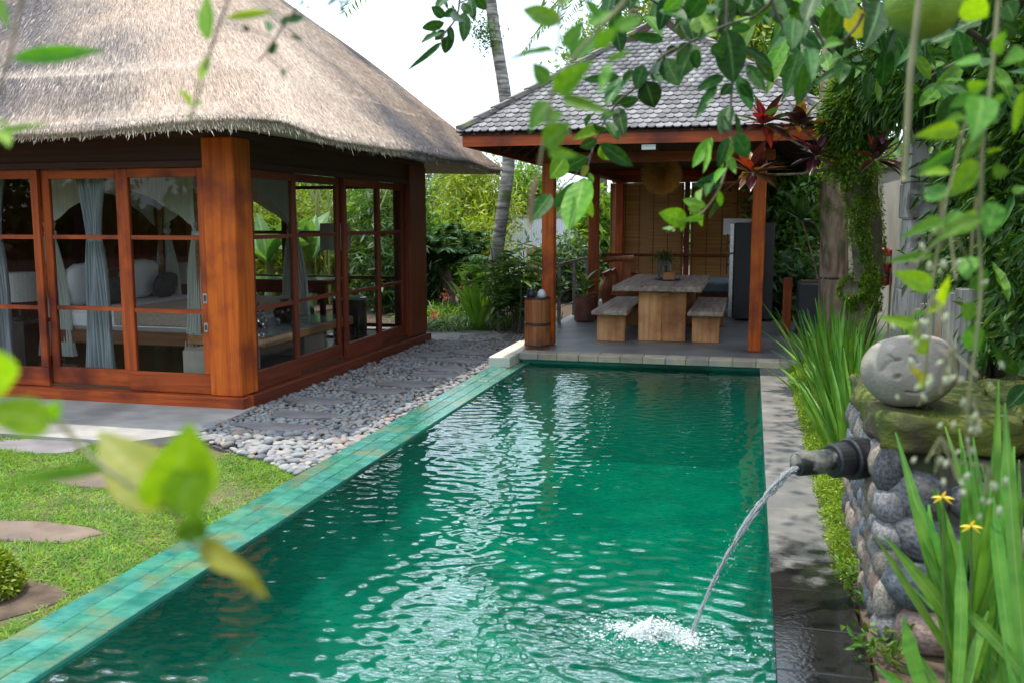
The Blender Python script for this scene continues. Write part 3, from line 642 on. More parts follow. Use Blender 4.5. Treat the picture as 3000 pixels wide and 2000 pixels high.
# four-poster net over the bed
BX0, BX1, BY0, BY1 = -7.75, -5.85, 9.15, 11.25
bed_t = thing('bed', 'low wooden four-poster bed with white linen behind the front glass', 'bed', ((BX0 + BX1) / 2, (BY0 + BY1) / 2, FL))
bedw = wood('bed_wood', (.17, .07, .03), (.27, .12, .05), 'x', .45)
bx('bed_frame', bedw, bed_t, BX0 - .05, BX1 + .05, BY0 - .05, BY1 + .05, FL + .22, FL + .36, bev=.01)
for x in (BX0, BX1):
    for y in (BY0, BY1): bx('leg', bedw, bed_t, x - .05, x + .05, y - .05, y + .05, FL, FL + .219)
bx('mattress', white_l, bed_t, BX0, BX1, BY0, BY1, FL + .361, FL + .60, bev=.05)
bx('blanket', mat('beige_blanket', (.42, .33, .26), (.52, .42, .33), scale=30, rough=.95, bump=.2), bed_t, BX0 + .75, BX1 + .012, BY0 - .014, BY1 + .012, FL + .40, FL + .614, bev=.04)
bx('headboard', bedw, bed_t, BX0 - .10, BX0 - .052, BY0, BY1, FL + .23, FL + 1.0, bev=.01)
for x in (BX0 - .02, BX1 + .02):
    for y in (BY0 - .02, BY1 + .02): bx('bed_post', bedw, bed_t, x - .03, x + .03, y - .03, y + .03, FL + .361, 2.42)
def pillow(label, c, sx, sy, sz, tilt, m):
    v = IV.copy(); v = np.sign(v) * np.abs(v) ** .6; v[:, 0] *= sx; v[:, 1] *= sy; v[:, 2] *= sz; e = 1 - .35 * (np.abs(v[:, 2] / sz) ** 3)
    cs, sn = math.cos(tilt), math.sin(tilt); x = v[:, 0] * cs - v[:, 2] * sn; z = v[:, 0] * sn + v[:, 2] * cs; v[:, 0], v[:, 2] = x, z
    o = npart('pillow', v, IF, m, None, smooth=True); o.location = c; return setp(o, label, 'pillow')
dark_p = mat('charcoal_cushion', (.035, .04, .05), (.06, .065, .075), scale=20, rough=.9)
pillow('large white pillow standing against the headboard on the front side of the bed', (BX0 + .14, BY0 + .35, FL + .86), .10, .36, .26, -.25, white_l)
pillow('large white pillow standing against the headboard beside the other pillow', (BX0 + .14, BY0 + 1.35, FL + .86), .10, .36, .26, -.25, white_l)
pillow('small charcoal cushion leaning in front of the white pillows', (BX0 + .36, BY0 + .62, FL + .77), .07, .22, .17, -.3, dark_p)
pillow('small charcoal cushion leaning at the far side of the bed', (BX0 + .36, BY0 + 1.6, FL + .77), .07, .22, .17, -.3, dark_p)
for lb, x, y in (('cream bed net tied at the front post by the headboard', BX0 + .02, BY0 - .03), ('cream bed net tied at the front post at the foot', BX1 + .02, BY0 - .03),
                 ('cream bed net tied at the rear post by the headboard', BX0 + .02, BY1 + .05), ('cream bed net tied at the rear post at the foot', BX1 + .02, BY1 + .05)):
    c = curtain('bed_net', lb, x, y, FL + .06, 1.72, .2, .13, .5, 1.60, net, 10)
cano = thing('bed_canopy', 'cream net canopy swagged between the bed posts', 'canopy', ((BX0 + BX1) / 2, (BY0 + BY1) / 2, 1.6))
def swag(p0, p1, ztop, zend, rise):
    mb = MB(); n = 24; vs = []
    for j in range(5):
        for i in range(n + 1):
            s = i / n; x = p0[0] + (p1[0] - p0[0]) * s; y = p0[1] + (p1[1] - p0[1]) * s; lowz = zend + rise * math.sin(math.pi * s)
            vs.append((x, y + .02 * math.sin(s * 40 + j), ztop + (lowz - ztop) * j / 4))
    mb.add(vs, [(j * (n + 1) + i, j * (n + 1) + i + 1, (j + 1) * (n + 1) + i + 1, (j + 1) * (n + 1) + i) for j in range(4) for i in range(n)]); return mb
e = .05
for p0, p1 in (((BX0, BY0 - e), (BX1, BY0 - e)), ((BX0, BY1 + e), (BX1, BY1 + e)), ((BX0 - e * 2, BY0), (BX0 - e * 2, BY1)), ((BX1 + e, BY0), (BX1 + e, BY1))):
    part('swag', swag(p0, p1, 2.40, 1.66, .42), net, cano, smooth=True)
shade = mat('lamp_shade_cloth', (.50, .50, .48), (.58, .58, .55), scale=40, rough=.9)
steel = MATS['brushed_steel']; blackw = mat('black_lacquer', (.018, .014, .012), (.035, .025, .02), scale=10, rough=.3)
def lamp(label, c, h, r, hs, group=None):
    t = thing('table_lamp', label, 'lamp', c, group)
    part('lamp_base', MB().lathe([(.09, 0), (.09, .02), (.02, .035), (.014, h)], c, 16), blackw, t, smooth=False)
    n = 28; part('lamp_shade', MB().lathe([(r, h - .02), (r * .985, h + hs)], c, n), shade, t, smooth=False); return t
def sidetable(label, c, w_, h, m=None, cat='side table'):
    t = thing('side_table', label, cat, c); m = m or blackw
    bx('table_top', m, t, c[0] - w_ / 2, c[0] + w_ / 2, c[1] - w_ / 2, c[1] + w_ / 2, c[2] + h - .04, c[2] + h, bev=.005)
    for sx in (-1, 1):
        for sy in (-1, 1): bx('leg', m, t, c[0] + sx * (w_ / 2 - .03) - .02, c[0] + sx * (w_ / 2 - .03) + .02, c[1] + sy * (w_ / 2 - .03) - .02, c[1] + sy * (w_ / 2 - .03) + .02, c[2], c[2] + h - .041)
    bx('side_panel', m, t, c[0] - w_ / 2 + .01, c[0] + w_ / 2 - .01, c[1] - w_ / 2 + .012, c[1] - w_ / 2 + .02, c[2] + .08, c[2] + h - .042)
    return t
sidetable('black bedside table left of the bed front', (-8.0, 8.9, FL), .5, .5); lamp('bedside lamp with grey drum shade on the black table by the front glass', (-8.0, 8.9, FL + .5), .22, .19, .30)
sidetable('black bedside table behind the bed', (-7.9, 11.7, FL), .5, .55); lamp('bedside lamp with grey drum shade on the far black table', (-7.9, 11.7, FL + .55), .18, .19, .28)
# desk and lamps by the back glass
dk = thing('desk', 'long dark writing desk in front of the back windows', 'desk', (-6.6, 12.4, FL))
bx('desk_top', teakd('x'), dk, -7.75, -5.75, 12.1, 12.75, FL + .70, FL + .76, bev=.005)
bx('desk_top_glass', mat('pale_glass_top', (.35, .42, .42), (.4, .46, .46), rough=.08), dk, -7.73, -5.77, 12.12, 12.73, FL + .762, FL + .770)
bx('apron', teakd('x'), dk, -7.7, -5.8, 12.14, 12.18, FL + .58, FL + .699)
for x in (-7.68, -5.84):
    for y in (12.16, 12.66): bx('leg', teakd('z'), dk, x - .035, x + .035, y - .03, y + .03, FL, FL + .579)
fl = thing('floor_lamp', 'standing lamp with large pale square-edged shade inside by the back window', 'lamp', (-5.55, 12.0, FL))
part('lamp_base', MB().lathe([(.16, 0), (.16, .03), (.025, .05), (.02, 1.22)], (-5.55, 12.0, FL), 16), blackw, fl)
part('lamp_shade', MB().lathe([(.21, 1.2), (.205, 1.56)], (-5.55, 12.0, FL), 28), shade, fl)
ck = thing('coffee_table', 'low cream stone table with pale glass top behind the pebble-side glass', 'table', (-5.45, 9.6, FL))
bx('base_block', mat('cream_stone', (.50, .43, .33), (.60, .53, .42), scale=6, rough=.6), ck, -5.75, -5.15, 8.6, 9.15, FL, FL + .26, bev=.01)
bx('base_block', MATS['cream_stone'], ck, -5.75, -5.15, 10.2, 10.75, FL, FL + .26, bev=.01)
bx('table_top', tanw('y'), ck, -5.95, -5.0, 9.0, 11.3, FL + .262, FL + .36, bev=.006)
bx('table_glass', MATS['pale_glass_top'], ck, -5.93, -5.02, 9.02, 11.28, FL + .362, FL + .372)
zt = FL + .373
def jar(name, label, c, prof, m, cat): 
    o = part(name, MB().lathe(prof, (0, 0, 0), 24), m, smooth=True); o.location = c; return setp(o, label, cat)
jar('glazed_jar', 'round dark brown glazed jar on the low table inside', (-5.45, 10.3, zt), [(.07, 0), (.12, .04), (.14, .14), (.10, .21), (.05, .24), (.05, .28), (.06, .29)], mat('brown_glaze', (.035, .018, .012), (.06, .03, .02), rough=.15), 'jar')
clear = mat('clear_bottle_glass', (.6, .66, .66), rough=.05); clear.node_tree.nodes['Principled BSDF'].inputs['Transmission Weight'].default_value = .9
for i, (x, y, q) in enumerate(((-5.55, 9.85, 1.0), (-5.42, 9.72, .75), (-5.38, 9.98, .6))):
    jar('bottle', ['tall clear glass bottle beside the brown jar', 'medium clear glass bottle beside the brown jar', 'short clear drinking glass beside the brown jar'][i], (x, y, zt), [(.04, 0), (.042, .16 * q), (.03, .2 * q), (.015, .23 * q), (.015, .28 * q)] if i < 2 else [(.03, 0), (.036, .1)], clear, 'bottle')
bk = thing('dark_basket', 'tall black round drum stool near the last pebble-side glass door', 'stool', (-5.25, 11.75, FL))
part('drum', MB().lathe([(.21, 0), (.23, .05), (.23, .52), (.22, .55)], (-5.25, 11.75, FL), 28), blackw, bk, smooth=False)
part('drum_top', MB().lathe([(.235, .551), (.235, .575), (.22, .58)], (-5.25, 11.75, FL), 28), MATS['pale_glass_top'], bk, smooth=False)
sf = thing('sofa', 'dark low daybed sofa inside behind the low table', 'sofa', (-6.55, 11.75, FL))
bx('seat', dark_p, sf, -7.3, -5.85, 11.35, 11.95, FL + .15, FL + .42, bev=.05)
bx('sofa_base', blackw, sf, -7.28, -5.87, 11.37, 11.93, FL, FL + .149)
# ================================================================== PAVILION
PF = .12
pav = thing('pavilion', 'open timber dining pavilion with grey shingle roof at the pool end', 'pavilion', (-1.235, 15.4, 0))
floor_c = mat('pavilion_floor', (.155, .158, .163), (.22, .222, .226), scale=2.5, rough=.45, bump=.06, bscale=60, c3=(.10, .10, .105), c3scale=.8)
bx('floor', floor_c, pav, -2.99, .75, 11.452, 19.7, -.3, PF - .002)
bx('floor_front', MATS['pool_stone_inner'], pav, -2.74, .5, 11.306, 11.45, -.3, .038)
beige = mat('beige_coping_stone', (.36, .29, .21), (.50, .41, .30), scale=6, rough=.65, rnd=.2, bump=.1, c3=(.27, .26, .25), c3scale=3)
x = -2.75
while x < .55:
    w_ = random.choice([.24, .27, .30]); w_ = min(w_, .56 - x)
    if w_ > .05: bx('coping_stone', beige, pav, x + .002, x + w_ - .002, 11.19 + random.uniform(-.004, .004), 11.45, .04, PF + random.uniform(-.002, .002), bev=.006)
    x += w_
plast = mat('white_plaster', (.62, .58, .50), (.74, .70, .62), scale=4, rough=.8, c3=(.5, .46, .38), c3scale=2)
lw = bx('low_wall', plast, None, -3.02, -2.756, 10.76, 12.3, -.12, PF + .003, bev=.01); setp(lw, 'low cream plastered wall end at the corner of the pavilion and pool', 'wall')
posts = [(-2.55, 12.02), (.08, 12.06), (-2.5, 15.3), (.08, 15.3), (-2.57, 18.9), (.08, 18.9)]
for i, (x, y) in enumerate(posts):
    bx('post', orange('z') if i < 2 else teak('z'), pav, x - .08, x + .08, y - .08, y + .08, PF, 2.47, bev=.01)
bx('post', teakd('z'), pav, -1.29, -1.19, 18.85, 18.95, PF, 2.47)
# ring beam
bx('beam', teak('x'), pav, -2.72, .25, 11.94, 12.1, 2.472, 2.60, bev=.008)
bx('beam', teak('x'), pav, -2.72, .25, 18.82, 18.98, 2.472, 2.60, bev=.008)
bx('beam', teakd('y'), pav, -2.62, -2.46, 12.102, 18.818, 2.474, 2.60, bev=.008)
bx('beam', teakd('y'), pav, 0, .16, 12.102, 18.818, 2.474, 2.60, bev=.008)
# eave boards
EX0, EX1, EY0, EY1, EZ = -3.42, .95, 10.9, 20.0, 2.78; RX, RZ = -1.235, 4.42; RY0, RY1 = EY0 + 2.25, EY1 - 2.25
bx('eave_board', teak('x'), pav, EX0 + .04, EX1 - .04, EY0 + .03, EY0 + .07, EZ - .165, EZ - .012)
bx('eave_board', teak('x'), pav, EX0 + .04, EX1 - .04, EY1 - .07, EY1 - .03, EZ - .165, EZ - .012)
bx('eave_board', teak('y'), pav, EX0 + .04, EX0 + .08, EY0 + .072, EY1 - .072, EZ - .165, EZ - .012)
bx('eave_board', teak('y'), pav, EX1 - .08, EX1 - .04, EY0 + .072, EY1 - .072, EZ - .165, EZ - .012)
# roof shell
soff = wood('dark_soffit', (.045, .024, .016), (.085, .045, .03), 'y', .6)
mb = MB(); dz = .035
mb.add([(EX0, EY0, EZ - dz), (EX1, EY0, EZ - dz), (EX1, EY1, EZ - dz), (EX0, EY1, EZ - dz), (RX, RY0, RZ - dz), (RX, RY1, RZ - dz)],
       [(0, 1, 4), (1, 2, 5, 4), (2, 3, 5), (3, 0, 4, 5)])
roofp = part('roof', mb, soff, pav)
for k in range(11):
    x = EX0 + .3 + k * (EX1 - EX0 - .6) / 10; h = min(1 - abs(x - RX) / 2.185, 1); top = V((x, EY0 + .1 + h * 2.0, EZ - dz + h * 1.52)); bot = V((x, EY0 + .08, EZ - dz - .02))
    if h > .12: part('rafter', MB().bar(bot - V((0, 0, .05)), top - V((0, 0, .05)), .05, .08), soff, roofp)
for k in range(12):
    y = 12.6 + k * .55
    for sx in (-1, 1):
        e0 = V((EX0 + .08, y, EZ - .1)) if sx < 0 else V((EX1 - .08, y, EZ - .1)); part('rafter', MB().bar(e0, V((RX + sx * .1, y, RZ - .16)), .05, .08), soff, roofp)
# shingles
shg = mat('grey_shingle', (.125, .122, .125), (.235, .225, .222), scale=9, rough=.85, rnd=.42, bump=.3, bscale=50, c3=(.30, .29, .25), c3scale=4, c3ramp=(.55, .7), hue=.015)
shi = mat('grey_shingle_many', (.125, .122, .125), (.235, .225, .222), scale=9, rough=.85, island=.42, bump=.3, bscale=50, c3=(.30, .29, .25), c3scale=4, c3ramp=(.55, .7), hue=.015)
wS, lS, eS, thS = .098, .165, .1, .013
poly = [(-wS / 2 + .0015, .036), (-wS / 4, 0), (wS / 4, 0), (wS / 2 - .0015, .036), (wS / 2 - .0015, lS), (-wS / 2 + .0015, lS)]
sv = np.array([(x, y, .0) for x, y in poly] + [(x, y, thS) for x, y in poly]); sq = [(0, 1, 7, 6), (1, 2, 8, 7), (2, 3, 9, 8), (3, 4, 10, 9), (5, 0, 6, 11)]
sme = bpy.data.meshes.new('shingle'); sme.from_pydata(sv.tolist(), [], [(6, 7, 8, 9, 10, 11)] + sq); sme.materials.append(shg)
tri = np.array([(6, 7, 8, 9), (6, 9, 10, 11)] + sq)
cand = []
def face_rows(o, ax, up, half, length, top_half):
    """rows of shingles on one roof face: o = middle of the eave, ax along the eave, up the slope"""
    nrml = nrm(np.cross(ax, up)); n = int(length / eS)
    for i in range(n + 1):
        h = i * eS / length; hw = half + (top_half - half) * h; off = (i % 2) * .5; m = int(hw / wS) + 1
        for j in range(-m, m + 1):
            s = (j + off) * wS
            if abs(s) > hw - .02: continue
            jz = random.uniform(0, .004); tl = math.atan2(thS * 1.5, lS) + random.uniform(-.012, .03); rz_ = random.uniform(-.03, .03)
            p = o + ax * s + up * (i * eS - .03) + nrml * (thS * 1.5 + jz)
            u2 = nrm(up * math.cos(tl) - nrml * math.sin(tl) + ax * rz_); x2 = nrm(np.cross(u2, nrml)); n2 = np.cross(x2, u2)
            cand.append((p, x2, u2, n2))
fl_ = V((0, 2.25, RZ - EZ)); ln = np.linalg.norm(fl_)
face_rows(V((RX, EY0, EZ)), V((1., 0, 0)), fl_ / ln, (EX1 - EX0) / 2, ln, .05)
front_n = len(cand)
sl_ = V((2.185, 0, RZ - EZ)); ls_ = np.linalg.norm(sl_); my = (EY0 + EY1) / 2
face_rows(V((EX0, my, EZ)), V((0, -1., 0)), sl_ / ls_, (EY1 - EY0) / 2, ls_, (RY1 - RY0) / 2)
face_rows(V((EX1, my, EZ)), V((0, 1., 0)), nrm((-2.185, 0, RZ - EZ)), (EY1 - EY0) / 2, ls_, (RY1 - RY0) / 2)
face_rows(V((RX, EY1, EZ)), V((-1., 0, 0)), nrm((0, -2.25, RZ - EZ)), (EX1 - EX0) / 2, ln, .05)
vv, fq = [], []
for k, (p, x2, u2, n2) in enumerate(cand):
    if k < 300:
        place('shingle', sme, roofp, Matrix(((x2[0], u2[0], n2[0], p[0]), (x2[1], u2[1], n2[1], p[1]), (x2[2], u2[2], n2[2], p[2]), (0, 0, 0, 1))))
    else:
        fq.append(tri + 12 * len(vv)); vv.append(sv @ np.stack([x2, u2, n2]) + p)
npart('shingles', np.concatenate(vv), np.concatenate(fq), shi, roofp, kind='stuff')
WL[roofp.name] = base_of(pav)
capm = mat('hip_cap_tile', (.13, .115, .11), (.21, .19, .18), scale=7, rough=.85, rnd=.2, c3=(.28, .27, .10), c3scale=3, c3ramp=(.58, .7))
for (a, c) in (((EX0, EY0, EZ), (RX, RY0, RZ)), ((EX1, EY0, EZ), (RX, RY0, RZ)), ((EX0, EY1, EZ), (RX, RY1, RZ)), ((EX1, EY1, EZ), (RX, RY1, RZ)), ((RX, RY0, RZ), (RX, RY1, RZ))):
    a, c = V(a), V(c); n = int(np.linalg.norm(c - a) / .27)
    for i in range(n):
        p0 = a + (c - a) * i / n; p1 = a + (c - a) * (i + 1.12) / n
        part('hip_cap', MB().bar(p0 + V((0, 0, .055)), p1 + V((0, 0, .035)), .13, .05), capm, roofp)
# floodlight under the eave
fld = thing('floodlight', 'small floodlight with pale lens under the pavilion eave board', 'light', (-1.17, 11.0, 2.5))
bx('housing', blackw, fld, -1.26, -1.08, 10.98, 11.06, 2.54, 2.612, bev=.01); bx('lens', mat('frosted_lens', (.62, .64, .58), rough=.3), fld, -1.25, -1.09, 10.965, 10.979, 2.545, 2.605); bx('bracket', blackw, fld, -1.19, -1.15, 11.0, 11.04, 2.613, 2.75)
# bamboo blinds
bl = mat('bamboo_blind', (.27, .165, .075), (.47, .31, .15), scale=2.0, rough=.7, stretch=(.6, 1, 45), transl=.4, bump=.2, detail=3)
def blind(label, x0, x1, z0, z1, y):
    t = thing('bamboo_blind', label, 'blind', ((x0 + x1) / 2, y, z0))
    bx('screen', bl, t, x0, x1, y - .006, y + .006, z0, z1)
    n = max(2, int((x1 - x0) / .27))
    for k in range(n + 1):
        xx = x0 + .03 + (x1 - x0 - .06) * k / n; bx('cord', mat('dark_cord', (.08, .045, .02), rough=.9), t, xx - .006, xx + .006, y - .012, y - .007, z0, z1)
    bx('bottom_rod', tanw('x'), t, x0, x1, y - .02, y + .02, z0 - .03, z0 - .001)
    bx('head_rod', tanw('x'), t, x0, x1, y - .02, y + .02, z1 + .001, z1 + .05)
blind('bamboo blind on the pavilion back, left of the middle post', -2.78, -1.31, .62, 2.42, 19.02)
blind('bamboo blind on the pavilion back, right of the middle post towards the refrigerator', -1.17, .6, .50, 2.42, 19.02)
bx('back_panel', teakd('x'), pav, -2.45, .0, 19.05, 19.1, PF, .55)
# rails
rl = thing('balustrade', 'thin timber handrail on metal posts along the pavilion edge', 'railing', (-2.93, 16.8, PF))
part('handrail', MB().tube([(-2.93, 14.55, 1.04), (-2.93, 16.2, 1.05), (-2.93, 18.95, 1.05)], .028, 8), greyw('y'), rl, smooth=True)
part('handrail', MB().tube([(-2.9, 18.78, 1.05), (-1.3, 18.78, 1.05), (.0, 18.78, 1.05)], .028, 8), teakd('x'), rl, smooth=True)
pm_ = mat('grey_metal_post', (.17, .16, .14), (.26, .25, .22), scale=12, rough=.5)
for y in (14.6, 15.9, 17.2, 18.5): bx('rail_post', pm_, rl, -2.955, -2.905, y - .025, y + .025, PF - .01, 1.02)
for z in (.35, .58, .81): part('wire', MB().tube([(-2.93, 14.6, z), (-2.93, 18.9, z)], .006, 5), pm_, rl)
# dining table and benches
tb = thing('dining_table', 'weathered thick-plank dining table on slab legs in the pavilion', 'table', (-1.2, 13.9, PF))
for k in range(3):
    x0 = -1.79 + k * .392; bx('plank', greyw('y'), tb, x0, x0 + .39, 12.55 - .004 * k, 15.3, .80, .87 + .002 * (k % 2), bev=.008)
for y in (12.76, 14.95):
    for k in range(2): bx('leg', tanw('z'), tb, -1.455 + k * .318, -1.455 + k * .318 + .316, y - .04, y + .04, PF, .799, bev=.006)
bx('stretcher', tanw('y'), tb, -1.18, -1.09, 12.801, 14.909, .6, .72)
part('wedge', MB().box(-1.22, -1.05, 12.68, 12.719, .735, .775), tanw('x'), tb)
def bench(label, x0, x1, y0, y1):
    t = thing('bench', label, 'bench', ((x0 + x1) / 2, (y0 + y1) / 2, PF))
    bx('seat', greyw('y'), t, x0, x1, y0, y1, .482, .545, bev=.012)
    for y in (y0 + .2, y1 - .2): bx('leg', tanw('z'), t, x0 + .055, x1 - .045, y - .035, y + .035, PF, .481, bev=.006)
bench('plank bench at the dining table on the side of the potted plant', -2.05, -1.57, 12.4, 14.8)
bench('plank bench at the dining table on the side of the refrigerator', -.79, -.33, 12.55, 15.0)
vz = .873
va_ = thing('glass_vase', 'clear glass cylinder vase with green herbs on the dining table', 'vase', (-1.235, 14.05, vz))
part('vase_glass', MB().lathe([(.095, 0), (.098, .005), (.10, .27), (.096, .27), (.092, .012)], (-1.235, 14.05, vz), 24), clear, va_, smooth=False)
part('candle', MB().lathe([(.032, .02), (.032, .17), (.03, .172)], (-1.2, 14.05, vz), 14), mat('pale_green_candle', (.45, .55, .30), rough=.5), va_)
herb = leafmat('herb_leaf', (.035, .09, .02), (.07, .14, .04), var=.3)
n = 260; P = rng.normal(size=(n, 3)) * [.085, .085, .04] + [-1.235, 14.05, vz + .30]; cloud('herbs', P, rng.normal(size=(n, 3)) + [0, 0, .3], rng.uniform(.035, .06, n), .025, herb, va_)
wb = setp(bx('wooden_box', mat('warm_box_wood', (.42, .16, .05), (.52, .22, .075), scale=4, rough=.5, stretch=(.2, 1, 1)), None, -1.22, -1.06, 13.68, 13.80, vz, vz + .105, bev=.006), 'small square orange wooden box in front of the glass vase', 'box')
tr_ = part('tray', MB().lathe([(.14, 0), (.19, .008), (.20, .022), (.19, .022), (.14, .012)], (0, 0, 0), 28), mat('dark_tray', (.03, .03, .04), (.06, .05, .06), rough=.4), smooth=True)
tr_.location = (-1.16, 13.86, vz - .0005); wb.location.z += .013; setp(tr_, 'round dark tray under vase and wooden box on the dining table', 'tray'); va_.location.z += .013
# fibre pendant
fp = atD(1938, 512, 12.9); pn = thing('fibre_pendant', 'spiky straw fibre pendant hanging under the pavilion roof', 'pendant lamp', fp)
n = 5200; D = rng.normal(size=(n, 3)); D[:, 2] = D[:, 2] * .85 - .15; D /= np.linalg.norm(D, axis=1, keepdims=True)
straw2 = mat('pendant_fibre', (.72, .44, .17), (.85, .58, .27), scale=3, rough=.8, island=.3, transl=.45)
cloud('fibres', fp + D * .12, D, rng.uniform(.13, .185, n), rng.uniform(.004, .008, n), straw2, pn, kind='stuff')
part('core', MB().lathe([(.02, -.13), (.09, -.10), (.13, 0), (.09, .10), (.02, .13)], fp, 16), straw2, pn, smooth=True)
part('cable', MB().tube([fp + V((0, 0, .1)), (fp[0], fp[1], 4.0)], .008, 6), blackw, pn)
# refrigerator, lamp and daybed
fg = thing('refrigerator', 'tall dark grey refrigerator with silver two-part door beside the front post', 'refrigerator', (0, 15.95, PF))
fgm = mat('dark_fridge_side', (.030, .032, .036), (.04, .042, .046), rough=.45)
bx('body', fgm, fg, -.26, .36, 15.62, 16.28, PF + .03, PF + 1.58, bev=.01)
bx('lower_door', steel, fg, -.335, -.264, 15.62, 16.28, PF + .05, PF + 1.08, bev=.012); bx('upper_door', steel, fg, -.335, -.264, 15.62, 16.28, PF + 1.095, PF + 1.575, bev=.012)
for z0, z1 in ((.75, 1.05), (1.13, 1.4)): bx('handle', blackw, fg, -.385, -.365, 15.7, 15.73, PF + z0, PF + z1); bx('handle', blackw, fg, -.366, -.336, 15.7, 15.72, PF + (z0 + z1) / 2 - .02, PF + (z0 + z1) / 2 + .02)
for x in (-.2, .3):
    for y in (15.68, 16.22): bx('foot', blackw, fg, x - .02, x + .02, y - .02, y + .02, PF, PF + .029)
sp = atY(2162, 665, 18.2); flp = thing('floor_lamp', 'floor lamp with wide white box shade behind the refrigerator', 'lamp', (sp[0], 18.2, PF))
bx('lamp_shade', mat('white_lamp_shade', (.66, .68, .66), (.72, .73, .70), scale=30, rough=.9), flp, sp[0] - .26, sp[0] + .26, 18.0, 18.4, sp[2] - .15, sp[2] + .15)
part('stem', MB().tube([(sp[0], 18.2, PF + .03), (sp[0], 18.2, sp[2] - .1)], .014, 8), blackw, flp); part('foot', MB().lathe([(.15, 0), (.15, .03)], (sp[0], 18.2, PF), 20), blackw, flp)
db = thing('daybed', 'low timber daybed with grey-green mattress at the back of the pavilion', 'daybed', (-.3, 17.2, PF))
bx('mattress', mat('grey_green_cover', (.13, .17, .18), (.18, .22, .23), scale=6, rough=.85), db, -.82, -.05, 16.45, 18.1, .50, .68, bev=.03)
bx('frame', teakd('x'), db, -.80, -.03, 16.5, 18.1, .38, .498); 
for x in (-.74, -.1):
    for y in (16.56, 18.0): bx('leg', teakd('z'), db, x - .04, x + .04, y - .04, y + .04, PF, .379)
# carved root armchair
rc = thing('root_armchair', 'armchair hewn from reddish tree root behind the dining table', 'chair', (-2.0, 16.2, PF))
rootw = wood('root_wood', (.20, .055, .02), (.38, .13, .045), 'z', .4, c3=(.07, .025, .012), bump=.6)
cxr = float(atY(1818, 800, 15.9)[0])
for dx, y0, r0 in ((-.22, 15.75, .075), (-.17, 16.25, .06), (.22, 15.8, .07), (.2, 16.3, .065)):
    pts_ = [(cxr + dx + .03 * math.sin(k * 1.7 + dx * 9), y0 + .02 * math.cos(k * 2.1), PF + k * .11) for k in range(8)]; part('leg', MB().tube(pts_, [r0 * (1.25 - .25 * math.sin(k * 1.3)) for k in range(8)], 9, wob=.35), rootw, rc, smooth=True)
bx('seat', rootw, rc, cxr - .3, cxr + .3, 15.7, 16.3, .46, .54, bev=.03)
bx('backrest', rootw, rc, cxr - .05, cxr + .24, 16.3, 16.37, .541, 1.10, bev=.02); part('arm_slab', MB().tube([(cxr - .30, 15.85, 1.06), (cxr - .1, 15.86, 1.09), (cxr + .22, 15.9, 1.10)], [.05, .045, .05], 8, wob=.3), rootw, rc, smooth=True)
# barrel with black and white vessels
bp_ = (-2.62, 11.66, PF)
br = thing('timber_barrel', 'round copper-brown bamboo barrel standing on the pavilion corner', 'barrel', bp_)
barm = wood('barrel_wood', (.20, .055, .02), (.37, .13, .05), 'z', .38, c3=(.11, .04, .02), coat=.2)
n = 18
for k in range(n):
    a0, a1 = 2 * math.pi * (k + .03) / n, 2 * math.pi * (k + .97) / n; mb = MB(); vs = []
    for z, r in ((0, .160), (.04, .166), (.30, .164), (.6, .166), (.645, .162)):
        vs += [(bp_[0] + rr * math.cos(a), bp_[1] + rr * math.sin(a), PF + z) for rr in (r, r - .02) for a in (a0, a1)]
    fs = []
    for i in range(4): q = 4 * i; fs += [(q, q + 1, q + 5, q + 4), (q + 1, q + 3, q + 7, q + 5), (q + 3, q + 2, q + 6, q + 7), (q + 2, q, q + 4, q + 6)]
    fs += [(0, 2, 3, 1), (16, 17, 19, 18)]; mb.add(vs, fs); part('stave', mb, barm, br)
part('band', MB().lathe([(.168, .30), (.174, .305), (.174, .33), (.168, .335)], bp_, 36), mat('dark_band', (.05, .02, .012), rough=.4), br); part('rim', MB().lathe([(.164, .63), (.172, .635), (.172, .655), (.150, .655), (.150, .63)], bp_, 36), MATS['dark_band'], br)
part('lid', MB().lathe([(.149, .60), (.149, .625)], bp_, 30), barm, br); part('foot_band', MB().lathe([(.167, .035), (.171, .04), (.171, .055), (.167, .06)], bp_, 36), MATS['dark_band'], br)
o = jar('clay_pot', 'small black clay pot with pale rim on top of the barrel', (bp_[0] - .075, bp_[1] - .02, PF + .626), [(.03, 0), (.055, .03), (.06, .08), (.035, .115), (.045, .13)], mat('black_pale_clay', (.02, .02, .025), (.30, .31, .33), scale=14, rough=.5, stretch=(.3, .3, 1), ramp=(.5, .6)), 'pot')
o = jar('white_shell', 'ribbed pale shell ornament on top of the barrel', (bp_[0] + .055, bp_[1] - .01, PF + .626), [(.02, 0), (.05, .02), (.06, .06), (.045, .1), (.02, .125)], mat('pale_shell', (.35, .37, .40), (.6, .6, .6), scale=8, rough=.5, stretch=(1, 1, .1)), 'shell')
# potted broad-leaf plant
pp = (-2.58, 14.95, PF); po = thing('potted_plant', 'broad-leaved green plant in a rusty red pot beside the bench', 'potted plant', pp)
part('pot', MB().lathe([(.14, 0), (.165, .02), (.168, .38), (.172, .40), (.155, .40), (.15, .35)], pp, 28), mat('rusty_pot', (.15, .045, .03), (.25, .09, .06), scale=6, rough=.55, c3=(.09, .05, .045), c3scale=4), po, smooth=False)
part('compost', MB().lathe([(.149, .33), (.149, .345)], pp, 20), soil, po); part('stem', MB().tube([(pp[0], pp[1], PF + .34), (pp[0] + .01, pp[1], PF + .62)], [.03, .022], 8), mat('green_stem', (.10, .17, .04), rough=.6), po)
bl_m = leafmat('banana_leaf', (.075, .17, .03), (.13, .25, .045), rough=.4, transl=.35, obj=True, var=.15, vein=(.28, .36, .12))
bme = leaf_mesh('broad_leaf', 'oval', .36, fold=.25, droop=.35, m=bl_m)
